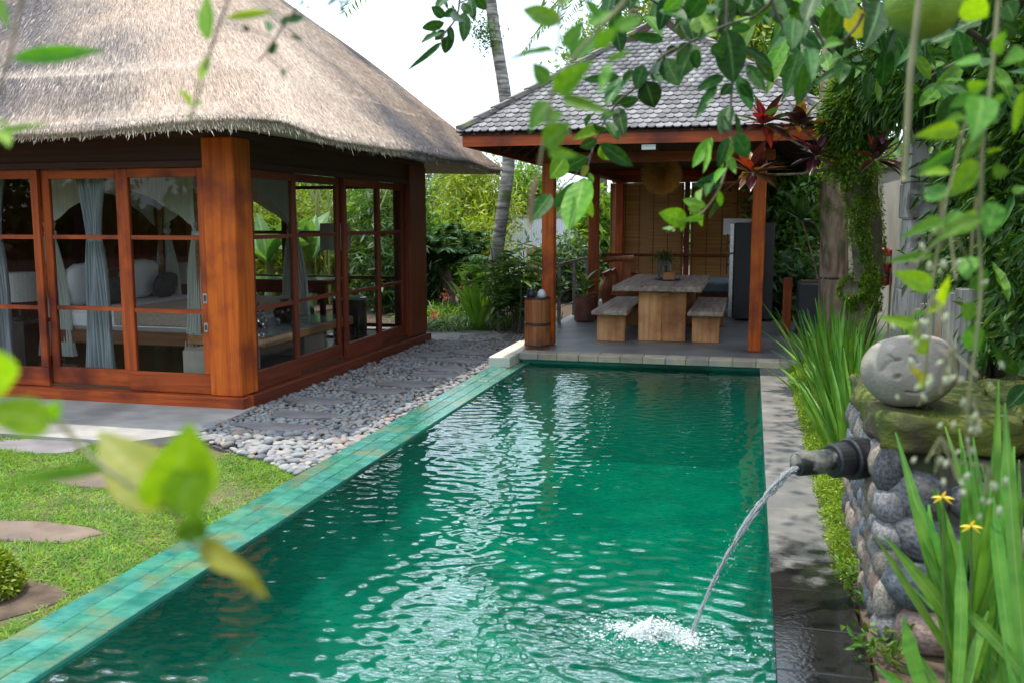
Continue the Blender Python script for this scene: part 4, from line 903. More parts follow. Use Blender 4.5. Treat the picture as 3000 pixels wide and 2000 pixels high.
for k in range(9):
    a = k * 2.4; el = .25 + .09 * k; d = V((math.cos(a) * math.cos(el), math.sin(a) * math.cos(el), math.sin(el) + .15)); place('leaf', bme, po, frame(V(pp) + V((.01, 0, .42 + .025 * k)), d, V((0, 0, 1.0)), .34 + .02 * (k % 3)))
# ================================================================== RIGHT SIDE: fountain wall, trees, plants
# --- boulder wall with mossy slab
WX, WYF, WYB, SZ = .56, 4.2, 5.42, .76        # left face, front top, back, underside of slab
bw = thing('stone_fountain_wall', 'river boulder wall with mossy stone slab top beside the pool spout', 'wall', (1.1, 4.7, 0))
mortar = mat('dark_mortar', (.045, .04, .033), (.085, .075, .06), scale=12, rough=.95, bump=.5, c3=(.05, .07, .02), c3scale=4)
mb = MB(); mb.add([(WX + .06, 3.86, -.05), (2.1, 3.86, -.05), (2.1, WYB - .05, -.05), (WX + .06, WYB - .05, -.05), (WX + .08, WYF + .1, SZ), (2.1, WYF + .1, SZ), (2.1, WYB - .06, SZ), (WX + .08, WYB - .06, SZ)],
                  [(0, 1, 5, 4), (1, 2, 6, 5), (2, 3, 7, 6), (3, 0, 4, 7), (4, 5, 6, 7)]); part('core', mb, mortar, bw)
def bold(name, c1, c2): return mat(name, tuple(k * .8 for k in c1), tuple(k * 1.15 for k in c2), scale=7, rough=.78, bump=.4, bscale=30, rnd=.25, hue=.012, spec=.35, detail=10, ramp=(.38, .62), c3=(.20, .185, .15), c3scale=1.6, c3ramp=(.56, .66))
bms = [bold('boulder_grey', (.12, .12, .125), (.20, .195, .20)), bold('boulder_blue', (.10, .115, .135), (.17, .185, .20)), bold('boulder_tan', (.19, .155, .125), (.28, .23, .185)),
       bold('boulder_pink', (.21, .14, .115), (.27, .19, .16)), bold('boulder_dark', (.055, .058, .065), (.11, .11, .115)), bold('boulder_brown', (.17, .145, .12), (.26, .23, .19))]
def boulder(k):
    me = rock_mesh('boulder', 70 + k, bms[k % 6], .16, 2); a = np.zeros(len(me.vertices) * 3, np.float32); me.vertices.foreach_get('co', a); a = np.sign(a) * np.abs(a) ** .82; me.vertices.foreach_set('co', a); me.update(); return me
rocks = [boulder(k) for k in range(14)]
q = random.Random(3)
# front face (leaning back), large boulders
z = .10; row = 0
while z < SZ - .02:
    rh = q.uniform(.085, .125); x = WX + .02 + q.uniform(0, .06)
    while x < 2.1:
        rw = q.uniform(.11, .20); yf = 3.84 + (WYF + .1 - 3.84) * (z / SZ)
        place('boulder', q.choice(rocks), bw, Matrix.Translation((x + rw * .9, yf + .03, z)) @ Matrix.Rotation(q.uniform(-.25, .25), 4, 'Y') @ Matrix.Rotation(q.uniform(-.3, .3), 4, 'Z') @ Matrix.Diagonal((rw, .13, rh, 1)))
        x += rw * 1.72
    z += rh * 1.62; row += 1
# left face (towards the pool), smaller upright stones
z = .07
while z < SZ:
    rh = q.uniform(.06, .095); y = 3.92 + .4 * (z / SZ) * .6
    while y < WYB - .03:
        rw = q.uniform(.06, .10)
        place('boulder', q.choice(rocks), bw, Matrix.Translation((WX + .05, y + rw, z)) @ Matrix.Rotation(q.uniform(-.3, .3), 4, 'X') @ Matrix.Diagonal((.07, rw, rh, 1)))
        y += rw * 1.75
    z += rh * 1.68
moss = mat('mossy_slab', (.055, .075, .012), (.14, .16, .02), scale=7, rough=.95, bump=.7, bscale=70, stretch=(.5, 1, 1), c3=(.085, .065, .04), c3scale=3.2, c3ramp=(.5, .66))
def rough_slab(x0, x1, y0, y1, z0, z1, m, amp=.022, n=26, seed=0):
    """weathered slab: a cube grid pushed in and out"""
    vs, fs = [], []; idx = {}
    def vid(i, j, k):
        if (i, j, k) not in idx: idx[(i, j, k)] = len(vs); vs.append((i, j, k))
        return idx[(i, j, k)]
    nz = 8
    for a in range(n):
        for b in range(n): fs += [(vid(a, b, 0), vid(a, b + 1, 0), vid(a + 1, b + 1, 0), vid(a + 1, b, 0)), (vid(a, b, nz), vid(a + 1, b, nz), vid(a + 1, b + 1, nz), vid(a, b + 1, nz))]
        for c in range(nz): fs += [(vid(a, 0, c), vid(a + 1, 0, c), vid(a + 1, 0, c + 1), vid(a, 0, c + 1)), (vid(a, n, c), vid(a, n, c + 1), vid(a + 1, n, c + 1), vid(a + 1, n, c)), (vid(0, a, c), vid(0, a, c + 1), vid(0, a + 1, c + 1), vid(0, a + 1, c)), (vid(n, a, c), vid(n, a + 1, c), vid(n, a + 1, c + 1), vid(n, a, c + 1))]
    v = np.array(vs, float); q_ = v / [n, n, nz] * 2 - 1; r = np.sign(q_) * np.abs(q_) ** .9; e = np.abs(r) ** 6; r *= 1 - .05 * (np.roll(e, 1, 1) + np.roll(e, 2, 1))
    P = np.array([(x0 + x1) / 2, (y0 + y1) / 2, (z0 + z1) / 2]) + r * np.array([x1 - x0, y1 - y0, z1 - z0]) / 2
    nn2 = np.stack([vnoise(P[:, 1] + P[:, 2], P[:, 2] * 2 + P[:, 0], 9, seed) + .6 * vnoise(P[:, 1], P[:, 2] * 3, 23, seed + 1), vnoise(P[:, 0] + P[:, 2], P[:, 2] * 2, 8, seed + 2) + .6 * vnoise(P[:, 0], P[:, 2] * 3, 21, seed + 3), .45 * vnoise(P[:, 0], P[:, 1], 7, seed + 4) + .25 * vnoise(P[:, 0], P[:, 1], 19, seed + 5)], 1)
    return npart('slab', P + nn2 * amp, np.array(fs), m, bw, smooth=True)
rough_slab(WX - .01, 1.15, WYF - .02, WYB, SZ + .003, .93, moss, seed=1); rough_slab(1.16, 2.1, WYF - .035, WYB, SZ + .006, .925, moss, seed=5)
n = 6500; px = rng.uniform(WX, 2.1, n); py = rng.uniform(WYF - .02, WYB, n); kp = vnoise(px, py, 6, 3) + rng.uniform(-.4, .4, n) > -.1; px, py = px[kp], py[kp]; n = len(px)
tuft = leafmat('slab_moss_leaf', (.10, .13, .015), (.19, .22, .03), rough=.8, transl=.2, var=.4)
cloud('moss_tufts', np.stack([px, py, np.full(n, .922)], 1), rng.normal(size=(n, 3)) + [0, 0, .5], rng.uniform(.008, .018, n), rng.uniform(.005, .009, n), tuft, bw, kind='stuff')
bx('slab', mat('dark_wet_stone', (.05, .045, .035), (.10, .085, .06), scale=8, rough=.9, bump=.6, c3=(.06, .075, .02), c3scale=3), bw, WX + .24, 2.1, WYF - .03, WYF + .2, SZ - .14, SZ + .001, bev=.015)
# --- carved stone head lying on the slab
hc = V((.98, 4.72, 0)); hu = atY(2665, 1085, 4.45); hcx = float(hu[0])
hd = thing('carved_stone_head', 'pale round boulder carved with a sleeping face lying on the mossy slab', 'sculpture', (hcx, 4.45, .93))
HV, HF = ico(6); v = HV.copy(); ax_, ay_, az_ = .21, .17, .165
v[:, 0] *= 1 + .10 * v[:, 2]; tl = -.42                                  # one end higher, like the photo's tilt
nose = np.exp(-(((v[:, 0] + .55) / .13) ** 2 + ((v[:, 2] - .18) / .3) ** 2)) * (v[:, 1] < 0) * .0
cheek = np.exp(-(((v[:, 0] + .50) / .28) ** 2 + ((v[:, 2] - .02) / .3) ** 2)) * (v[:, 1] < 0) * .06
def groove(px, pz, pts, wdt, dep):
    d = np.full(len(px), 9.0)
    for (a, c) in zip(pts[:-1], pts[1:]):
        a, c = V(a), V(c); ab = c - a; tq = np.clip(((px - a[0]) * ab[0] + (pz - a[1]) * ab[1]) / (ab @ ab), 0, 1); d = np.minimum(d, np.hypot(px - a[0] - tq * ab[0], pz - a[1] - tq * ab[1]))
    return -dep * np.exp(-(d / wdt) ** 2)
fr_ = (v[:, 1] < 0)
gv = groove(v[:, 0], v[:, 2], [(-.2, -.36), (-.02, -.44), (.16, -.36), (.26, -.22)], .022, .14) + groove(v[:, 0], v[:, 2], [(-.42, .62), (-.35, .52), (-.24, .50)], .03, .11) + groove(v[:, 0], v[:, 2], [(-.02, .55), (.06, .48), (.09, .36)], .03, .11) + groove(v[:, 0], v[:, 2], [(-.36, .05), (-.32, .09)], .035, .13) + groove(v[:, 0], v[:, 2], [(-.62, .25), (-.50, .42), (-.34, .5)], .04, .06)
s = 1 + (gv + cheek) * fr_ + .035 * np.sin(v[:, 0] * 3 + 1) * np.cos(v[:, 2] * 2.6); v = v * s[:, None] * [ax_, ay_, az_]
v[:, 2] = np.maximum(v[:, 2], -az_ * .86); cs, sn = math.cos(.18), math.sin(.18); v = np.stack([v[:, 0] * cs - v[:, 2] * sn, v[:, 1], v[:, 0] * sn + v[:, 2] * cs], 1); v[:, 2] -= v[:, 2].min()
npart('head', v + V((hcx, 4.45, .93)), HF, mat('pale_river_stone', (.24, .215, .175), (.37, .335, .28), scale=3.2, rough=.8, bump=.25, bscale=60, c3=(.40, .385, .35), c3scale=2.2, c3ramp=(.55, .75)), hd, smooth=True)
# --- spout pipe
w0 = V((WX - .045, 4.47, .675)); tip = atY(2335, 1320, 4.28); dr = nrm(tip - w0); dr[2] = 0; dr = nrm(dr); tip = w0 + dr * np.linalg.norm((tip - w0)[:2]); 
pp_ = thing('spout_pipe', 'black collared water spout pipe sticking out of the boulder wall', 'pipe', w0)
pipem = mat('grimy_pipe', (.085, .09, .072), (.24, .24, .205), scale=14, rough=.6, c3=(.014, .016, .014), c3scale=11, c3ramp=(.47, .55), bump=.3, bscale=60); blackp = mat('black_plastic', (.014, .015, .017), (.03, .032, .034), scale=16, rough=.45)
a0 = w0 + dr * .155
mb = MB(); mb.tube([a0, tip - dr * .008, tip], [.054, .054, .051], 24, cap=False); mb.tube([tip, tip + dr * .0005, a0 + dr * .05], [.051, .044, .044], 24, cap=False); part('pipe', mb, pipem, pp_, smooth=True)
part('collar', MB().tube([w0 + dr * .07, w0 + dr * .078, w0 + dr * .15, w0 + dr * .158], [.074, .079, .079, .07], 24), blackp, pp_); part('flange', MB().tube([w0 - dr * .03, w0 + dr * .0, w0 + dr * .06, w0 + dr * .068], [.09, .097, .097, .09], 24), blackp, pp_)
# --- falling jet and splash
wat2 = bpy.data.materials.new('jet_water'); wat2.use_nodes = True; p = wat2.node_tree.nodes['Principled BSDF']
p.inputs['Base Color'].default_value = (.93, .97, 1, 1); p.inputs['Roughness'].default_value = .04; p.inputs['Transmission Weight'].default_value = .78; p.inputs['IOR'].default_value = 1.33
st = tip - dr * .03 + V((0, 0, -.012)); en = V((spl[0], spl[1], -.02)); pts_ = []; rad = []
for k in range(46):
    s = k / 45; c = st + (en - st) * s; c[2] = st[2] + (en[2] - st[2]) * (.18 * s + .82 * s * s); pts_.append(c); rad.append((.031 - .021 * s ** .6) * (1 + .12 * math.sin(k * 1.1) + .08 * math.sin(k * 2.9)))
mb = MB()
for w_ in range(5):
    ph = w_ * 1.257; off = [(.30 * r_ * (1 + .3 * w_ % 2)) for r_ in rad]; cc_ = [c_ + rt * (o_ * math.cos(ph + .9 * math.sin(k * .21 + w_))) + V((0, 0, 1.)) * (o_ * math.sin(ph + .9 * math.sin(k * .21 + w_))) for k, (c_, o_) in enumerate(zip(pts_, off))]
    mb.tube(cc_, [r_ * (.30 + .13 * math.sin(k * .55 + ph * 3) + .10 * math.sin(k * 1.7 + ph)) for k, r_ in enumerate(rad)], 9, wob=.35)
for k in range(240):
    s_ = random.random() ** .6; i_ = int(s_ * 44); c_ = pts_[i_] + rng.normal(size=3) * (.004 + .022 * s_); z_ = random.uniform(.0012, .003); k0 = len(mb.v); mb.v += [tuple(q_) for q_ in (IV1 * [z_, z_, z_ * 1.8] + c_)]; mb.f += [tuple(int(j) + k0 for j in f_) for f_ in IF1]
jt = part('water_jet', mb, wat2, smooth=True); setp(jt, 'clear arching jet of water falling from the spout into the pool', 'water jet')
foam = mat('water_foam', (.72, .78, .78), (.85, .88, .88), scale=20, rough=.5)
n = 5200; ang = rng.uniform(0, 6.28, n); rr = np.abs(rng.normal(0, .5, n)); P = np.stack([spl[0] - .17 + .27 * rr * np.cos(ang), spl[1] + .02 + .13 * rr * np.sin(ang), np.zeros(n)], 1)
P[:900] = np.stack([spl[0] + rng.normal(0, .03, 900), spl[1] + rng.normal(0, .028, 900), np.zeros(900)], 1)
kp = (np.arange(n) < 900) | (vnoise(P[:, 0], P[:, 1], 19, 3) + .6 * vnoise(P[:, 0], P[:, 1], 47, 5) > .02); P[~kp] = np.stack([spl[0] - .16 + rng.normal(0, .05, (~kp).sum()), spl[1] + .01 + rng.normal(0, .03, (~kp).sum()), np.zeros((~kp).sum())], 1)
P[420:620] += rng.normal(0, .14, (200, 3)) * [1.6, 1, 0]
hz = rng.uniform(-.008, .006, n) + np.exp(-(np.hypot(P[:, 0] - spl[0] + .12, P[:, 1] - spl[1]) / .13) ** 2) * np.abs(rng.normal(0, .03, n)); P[:, 2] = hz
sz = rng.uniform(.0009, .0034, n) * np.where(rng.uniform(size=n) < .06, 1.9, 1); allv = [IV1 * [a * 1.5, a * 1.2, a * .7] + p_ for a, p_ in zip(sz, P)]
fo = npart('splash_foam', np.concatenate(allv), np.concatenate([IF1 + k * len(IV1) for k in range(n)]), foam, smooth=True); setp(fo, 'white bubbling splash where the jet meets the pool', 'splash', kind='stuff')
for i, (u, v_, L1) in enumerate(((0, 0, 0),)):
    pass
# --- moss strip and leafy ground cover beside the coping
mossg = leafmat('ground_moss_leaf', (.17, .29, .02), (.30, .43, .05), rough=.6, transl=.35, var=.35, hue=.02)
n = 34000; y = rng.uniform(4.6, 11.2, n); x = .47 + np.abs(rng.normal(0, .13, n)) + .02; x = np.minimum(x, .95); edge_h = .06 + .16 * np.clip((x - .5) / .18, 0, 1) + .03 * vnoise(x, y, 6, 7)
P = np.stack([x - .06 * rng.uniform(0, 1, n), y, edge_h * rng.uniform(.25, 1, n)], 1)
setp(cloud('ground_moss', P, rng.normal(size=(n, 3)) + [-.5, -.3, .7], rng.uniform(.014, .03, n), rng.uniform(.008, .015, n), mossg), 'bright green mossy ground cover spilling onto the pool coping', 'moss', kind='stuff')
struct(part('planting_bed', MB().prism([(.52, 2.4), (3.2, 2.4), (3.2, 16), (.8, 16), (.78, 11.3), (.53, 11.2)], -.1, .03), soil)); 
# --- strap-leaf clump by the coping (single blades)
strap_m = leafmat('strap_leaf', (.075, .22, .02), (.17, .36, .045), rough=.42, transl=.32, obj=True, var=.28, hue=.02, vein=(.16, .30, .06), ribs=False)
smes = [leaf_mesh('strap_blade', 'strap', .055, fold=.25, droop=dp, segs=10, m=strap_m, side=sd) for dp, sd in ((.05, .03), (.14, -.05), (.32, .05), (.55, -.08))]
def clump(name, label, cat, base, n, L0, L1, spread, rad, ws=1.0, group=None, meshes=None, seed=0, lean=(0, 0), part_name='leaf_blade'):
    t = thing(name, label, cat, base, group); q = random.Random(seed)
    for k in range(n):
        a = q.uniform(0, 6.283); e = abs(q.gauss(0, spread)); p = V(base) + V((math.cos(a) * q.uniform(0, rad), math.sin(a) * q.uniform(0, rad), 0)); d = V((math.cos(a) * math.sin(e) + lean[0], math.sin(a) * math.sin(e) + lean[1], math.cos(e)))
        mi = min(2, int(e * 3.0 + q.random() * 1.2))
        if base[0] > 0 and p[0] + d[0] * L1 < .22: continue
        place(part_name, (meshes or smes)[mi], t, frame(p, d, V((-math.cos(a), -math.sin(a), 1.2)), q.uniform(L0, L1), ws * q.uniform(.8, 1.25)))
    return t
for i, (cxx, cyy, nn_, lab) in enumerate(((.70, 6.3, 70, 'strap-leaved green clump in the moss nearest the mossy slab'), (.72, 7.3, 80, 'strap-leaved green clump in the moss in front of the tree trunks'), (.78, 8.6, 72, 'strap-leaved green clump beside the coping below the brown trunk'),
        (.80, 9.9, 60, 'strap-leaved green clump arching over the coping near the pavilion post'), (1.25, 7.4, 40, 'upright strap-leaved clump at the foot of the grey stone pillar'))):
    clump('strap_leaf_plant', lab, 'plant', (cxx, cyy, .04), nn_, .6, 1.05, .36, .2, seed=i, lean=(-.06, 0), ws=.62)
# --- iris clumps in front of the boulder wall
iris_m = leafmat('iris_leaf', (.07, .23, .02), (.17, .37, .045), rough=.42, transl=.35, obj=True, var=.25, hue=.02, vein=(.20, .36, .07), ribs=False)
imes = [leaf_mesh('iris_blade', 'strap', .052, fold=.35, droop=dp, segs=10, m=iris_m, side=sd) for dp, sd in ((.02, .03), (.08, -.06), (.20, .07), (.4, -.1))]
def pxclump(name, label, cat, bu, bv, y, blades, meshes, base_z=.03, w=1.0):
    b = atY(bu, bv, y); b[2] = base_z; t = thing(name, label, cat, b)
    for k, (u0, v0, u1, v1, dy, ww) in enumerate(blades):
        p0 = atY(u0, v0, y); p1 = atY(u1, v1, y + dy); d = p1 - p0; L_ = np.linalg.norm(d)
        place('leaf_blade', meshes[k % 3], t, frame(p0, d, V((random.uniform(-.5, .5), -1, .3)), L_ * 1.03, ww * 1.2 / L_ / .052 * w))
    return t
pxclump('iris_plant', 'tall sword-leaved iris with yellow flowers before the boulder wall', 'plant', 2850, 2000, 3.0,
        [(2870, 2010, 2650, 1455, .15, .034), (2800, 2000, 2665, 1265, .3, .03), (2850, 2000, 2648, 1515, .1, .036), (2890, 2000, 2690, 1605, .1, .03), (2900, 1990, 2645, 1560, .05, .034), (2880, 2000, 2840, 1250, .2, .034), (2900, 2000, 2915, 1130, .3, .032),
         (2920, 2000, 2880, 1290, .2, .028), (2940, 2000, 2960, 1320, .1, .034), (2960, 2000, 2925, 1260, .2, .026), (2860, 1990, 2800, 1440, .2, .026), (2990, 2000, 2975, 1330, .1, .032), (2840, 2000, 2560, 1580, 0, .02), (2870, 2000, 2745, 1480, .1, .026)] + [(random.uniform(2780, 3040), 2020, random.uniform(2660, 3060), random.uniform(1250, 1750), random.uniform(-.1, .3), random.uniform(.018, .03)) for _k in range(26)], imes, .03)
pxclump('iris_plant', 'sword-leaved iris clump leaning over the wet coping before the boulders', 'plant', 2760, 2030, 2.75,
        [(2720, 2060, 2625, 1820, .05, .034), (2760, 2050, 2690, 1880, .05, .026), (2740, 2060, 2560, 1990, 0, .02), (2820, 2060, 2875, 1790, .1, .022), (2800, 2060, 2850, 1600, .1, .028), (2980, 2050, 2890, 1420, .15, .034), (3010, 2000, 2920, 1200, .25, .03), (3020, 2000, 2830, 1740, .1, .03)], imes, .03)
yel = mat('yellow_petal', (.72, .52, .03), (.85, .65, .06), rough=.5, transl=.3)
for i, (u, v_) in enumerate(((2762, 1455), (2845, 1540))):
    c = atY(u, v_, 2.95); t = thing('iris_flower', ['yellow iris flower higher on the iris before the boulders', 'yellow iris flower lower on the iris before the boulders'][i], 'flower', c); pm2 = leaf_mesh('petal', 'lance', .32, droop=.2, m=yel, segs=6)
    for k in range(5): a = k * 1.256 + .3; place('petal', pm2, t, frame(c, V((math.cos(a), -.2, math.sin(a) * .35)), V((0, -.4, 1)), .034))
    part('stalk', MB().tube([c, c + V((.02, .02, -.25)), c + V((.05, .03, -.6))], [.003, .004, .005], 6), MATS['green_stem'], t)
# --- small weeds at the wall foot
weed = leafmat('weed_leaf', (.07, .17, .02), (.15, .28, .035), var=.3, transl=.35)
for i, (u, v_, y, nn_, lab) in enumerate(((2640, 1990, 3.3, 120, 'bright leafy weed at the foot of the boulder wall by the wet coping'), (2560, 1640, 4.3, 70, 'small weed between coping and boulder wall under the spout'), (2530, 1560, 4.6, 70, 'little creeping weed beside the moss under the spout'), (2590, 1780, 3.8, 80, 'small weed at the corner of the boulder wall'))):
    b = atY(u, v_, y); b[2] = .03; t = thing('weed', lab, 'plant', b); P = V(b) + rng.normal(0, 1, (nn_, 3)) * [.06, .07, .03] + [0, 0, .05]; cloud('leaves', P, rng.normal(size=(nn_, 3)) + [-.2, -.4, .6], rng.uniform(.03, .07, nn_), rng.uniform(.014, .026, nn_), weed, t, six=True)
# --- boundary wall, stone pillar, timber posts
wl = thing('garden_wall', 'off-white plastered garden wall behind the mossy trunks', 'wall', (1.6, 12.5, 0)); 
offw = mat('offwhite_wall', (.50, .48, .43), (.60, .58, .52), scale=2, rough=.85, c3=(.42, .41, .36), c3scale=1.2); bx('wall_face', offw, wl, 1.52, 1.72, 9.9, 16.5, 0, 2.35); bx('wall_cap', conc, wl, 1.48, 1.76, 9.9, 16.5, 2.352, 2.42)
pl = thing('stone_pillar', 'grey weathered stone block pillar at the end of the white wall', 'pillar', (1.55, 9.6, 0)); pst = mat('grey_block', (.30, .28, .26), (.46, .43, .40), scale=4, rough=.9, rnd=.12, bump=.4, bscale=24, stretch=(2.5, 2.5, .5), c3=(.15, .13, .115), c3scale=5)
z = 0
while z < 2.8:
    h = random.uniform(.28, .5); w_ = random.uniform(-.02, .02); bx('block', pst, pl, 1.40 + w_, 1.74 + w_, 9.35 + w_, 9.88, z + .002, z + h - .003, bev=.01); z += h
tw_ = thing('timber_posts', 'row of grey weathered timber posts behind the carved stone head', 'fence', (1.5, 8.2, 0)); pw = wood('silver_timber', (.19, .175, .165), (.33, .31, .29), 'z', .85, c3=(.24, .17, .10), bump=.6)
for k in range(8):
    y = 9.15 - k * .30; r = random.uniform(.13, .16); hgt_ = random.uniform(1.0, 1.35) if k else 1.5
    part('post', MB().tube([(1.5 + random.uniform(-.04, .04), y, 0), (1.5, y, hgt_ * .5), (1.5 + random.uniform(-.02, .02), y, hgt_)], [r, r * .97, r * .9], 11, wob=.12), pw, tw_)
rwl = thing('rough_retaining_wall', 'rough brown retaining wall overgrown with ferns', 'wall', (1.9, 6, 0)); bx('wall_face', mat('rough_earth_wall', (.10, .085, .06), (.20, .165, .11), scale=4, rough=.95, bump=.8, bscale=15, c3=(.05, .075, .02), c3scale=2), rwl, 1.72, 2.4, 2.5, 9.3, 0, 4.2)
# extinguisher
ep = atX(2588, 780, 1.44); ex = thing('fire_extinguisher', 'red fire extinguisher hung on the white wall behind the trunks', 'fire extinguisher', (1.44, ep[1], ep[2] - .22)); e0 = (1.44, ep[1], ep[2] - .22)
redm = mat('red_paint', (.50, .012, .012), (.56, .02, .018), rough=.25, coat=.5)
part('cylinder', MB().lathe([(.05, 0), (.072, .015), (.072, .36), (.055, .41), (.025, .43)], e0, 24), redm, ex, smooth=True); part('band', MB().lathe([(.0735, .13), (.0735, .15)], e0, 24), blackp, ex); part('label_plate', MB().lathe([(.0733, .27), (.0733, .33)], e0, 24), mat('pale_label', (.6, .6, .6), (.7, .7, .7), rough=.5), ex)
part('valve', MB().tube([V(e0) + V((0, 0, .42)), V(e0) + V((0, 0, .48))], .02, 10), blackp, ex); part('handle', MB().bar(V(e0) + V((0, -.01, .49)), V(e0) + V((-.02, -.11, .515)), .02), blackp, ex); part('hose', MB().tube([V(e0) + V((.0, -.03, .45)), V(e0) + V((0, -.10, .42)), V(e0) + V((0, -.115, .25)), V(e0) + V((0, -.105, .1))], .011, 8), blackp, ex, smooth=True)
bx('bracket', blackp, ex, 1.505, 1.522, e0[1] - .02, e0[1] + .02, e0[2] + .2, e0[2] + .4)
# --- mossy trees
bark = mat('brown_bark', (.13, .085, .058), (.40, .29, .21), scale=15, rough=.95, bump=.9, bscale=22, stretch=(1, 1, .22), c3=(.10, .13, .045), c3scale=3.5, c3ramp=(.55, .68))
barkm = mat('mossy_bark', (.075, .07, .04), (.19, .17, .085), scale=9, rough=.95, bump=1, bscale=26, c3=(.12, .095, .07), c3scale=3)
moss_l = leafmat('trunk_moss_leaf', (.10, .20, .015), (.24, .38, .03), rough=.6, transl=.35, var=.45, hue=.025)
fern_l = leafmat('fern_leaf', (.035, .10, .015), (.085, .19, .028), rough=.5, transl=.32, var=.45, hue=.02)
def path(pp_, n=14):
    pp_ = [V(p) for p in pp_]; m = len(pp_); outp = []
    for k in range(n):
        s = k / (n - 1) * (m - 1); i = min(int(s), m - 2); f_ = s - i; p0, p1, p2, p3 = pp_[max(i - 1, 0)], pp_[i], pp_[i + 1], pp_[min(i + 2, m - 1)]
        outp.append(.5 * ((2 * p1) + (-p0 + p2) * f_ + (2 * p0 - 5 * p1 + 4 * p2 - p3) * f_ ** 2 + (-p0 + 3 * p1 - 3 * p2 + p3) * f_ ** 3))
    return outp
def coat_of_moss(name, pts_, rad, n, m, parent, face=None, L_=(.03, .06), Wd=(.01, .02), hang=.6, kind=None, patchy=None):
    pts_ = np.array(pts_); s = rng.uniform(0, len(pts_) - 1.001, n); i = s.astype(int); f_ = (s - i)[:, None]; c = pts_[i] * (1 - f_) + pts_[i + 1] * f_; rd = np.interp(s, np.arange(len(pts_)), rad)
    d = rng.normal(size=(n, 3)); ax2 = pts_[i + 1] - pts_[i]; ax2 /= np.linalg.norm(ax2, axis=1, keepdims=True); d -= ax2 * (d * ax2).sum(1, keepdims=True)
    if face is not None: d += np.array(face)
    d /= np.linalg.norm(d, axis=1, keepdims=True)
    if patchy is not None:
        ang_ = np.arctan2(d[:, 1], d[:, 0]); kp = vnoise(ang_ * .9, c[:, 2] * 1.6, 2.2, 6) + .5 * vnoise(ang_ * 2, c[:, 2] * 4, 2.6, 8) > patchy; c, d, rd = c[kp], d[kp], rd[kp]; n = len(c)
    return cloud(name, c + d * rd[:, None] * rng.uniform(.9, 1.25, (n, 1)), d + rng.normal(size=(n, 3)) * .5 - [0, 0, hang], rng.uniform(*L_, n), rng.uniform(*Wd, n), m, parent, kind=kind)
t1 = thing('brown_trunk_tree', 'straight brown-barked tree trunk beside the pavilion', 'tree', (1.05, 12.7, 0)); q1 = path([(1.05, 12.7, -.05), (1.03, 12.65, 1.2), (.97, 12.6, 2.4), (.92, 12.55, 3.5), (1.0, 12.6, 5.2)]); part('trunk', MB().tube(q1, np.linspace(.19, .14, 14), 14, wob=.10), bark, t1, smooth=True)
coat_of_moss('trunk_moss', q1[5:], np.linspace(.17, .14, 9), 3400, moss_l, t1, L_=(.016, .04), Wd=(.011, .024), patchy=.05); part('strap', MB().lathe([(.178, 0), (.182, .015), (.178, .03)], (1.035, 12.66, 1.0), 20), blackp, t1)
t2 = thing('mossy_tree', 'leaning tree thickly coated in moss and small ferns before the white wall', 'tree', (1.2, 11.0, 0)); q2 = path([(1.22, 11.0, -.05), (1.22, 10.95, .8), (1.24, 10.9, 1.3), (1.12, 10.7, 2.1), (.98, 10.4, 2.75), (1.25, 9.9, 3.25), (1.9, 9.2, 3.9)], 20); r2 = np.interp(np.arange(20), [0, 6, 10, 13, 19], [.15, .15, .17, .24, .2])
part('trunk', MB().tube(q2, r2, 14, wob=.16), barkm, t2, smooth=True)
coat_of_moss('trunk_moss', q2[3:], r2[3:], 24000, moss_l, t2, face=(-.3, -.5, 0), L_=(.016, .040), Wd=(.011, .026), patchy=-.12); coat_of_moss('trunk_ferns', q2[12:], r2[12:] * 1.1, 3000, fern_l, t2, face=(-.1, -.6, -.1), L_=(.08, .2), Wd=(.02, .038), hang=.7)
part('burl', MB().tube([(1.12, 10.9, .95), (1.06, 10.78, 1.0)], [.13, .10], 12, wob=.2), barkm, t2, smooth=True); coat_of_moss('burl_moss', [(1.12, 10.9, .98), (1.06, 10.8, 1.05)], [.13, .12], 900, moss_l, t2)
q3 = path([(1.0, 10.4, 2.7), (.85, 10.1, 3.3), (.78, 9.6, 3.9), (.9, 9.0, 4.6)], 8); part('limb', MB().tube(q3, np.linspace(.13, .09, 8), 10, wob=.15), barkm, t2, smooth=True); coat_of_moss('limb_moss', q3, np.linspace(.14, .1, 8), 2200, moss_l, t2)
q4 = path([(1.3, 9.9, 3.2), (1.55, 9.3, 3.0), (1.75, 8.6, 3.2)], 7); coat_of_moss('hanging_ferns', q4, np.full(7, .38), 3200, fern_l, t2, face=(-.2, -.6, -.2), L_=(.08, .22), Wd=(.02, .04), hang=.9); coat_of_moss('upper_moss', q2[10:16], np.full(6, .3), 7000, moss_l, t2, face=(-.2, -.6, .1), L_=(.025, .065), Wd=(.014, .03))
part('limb', MB().tube(q4, np.full(7, .22), 10, wob=.2), barkm, t2, smooth=True)
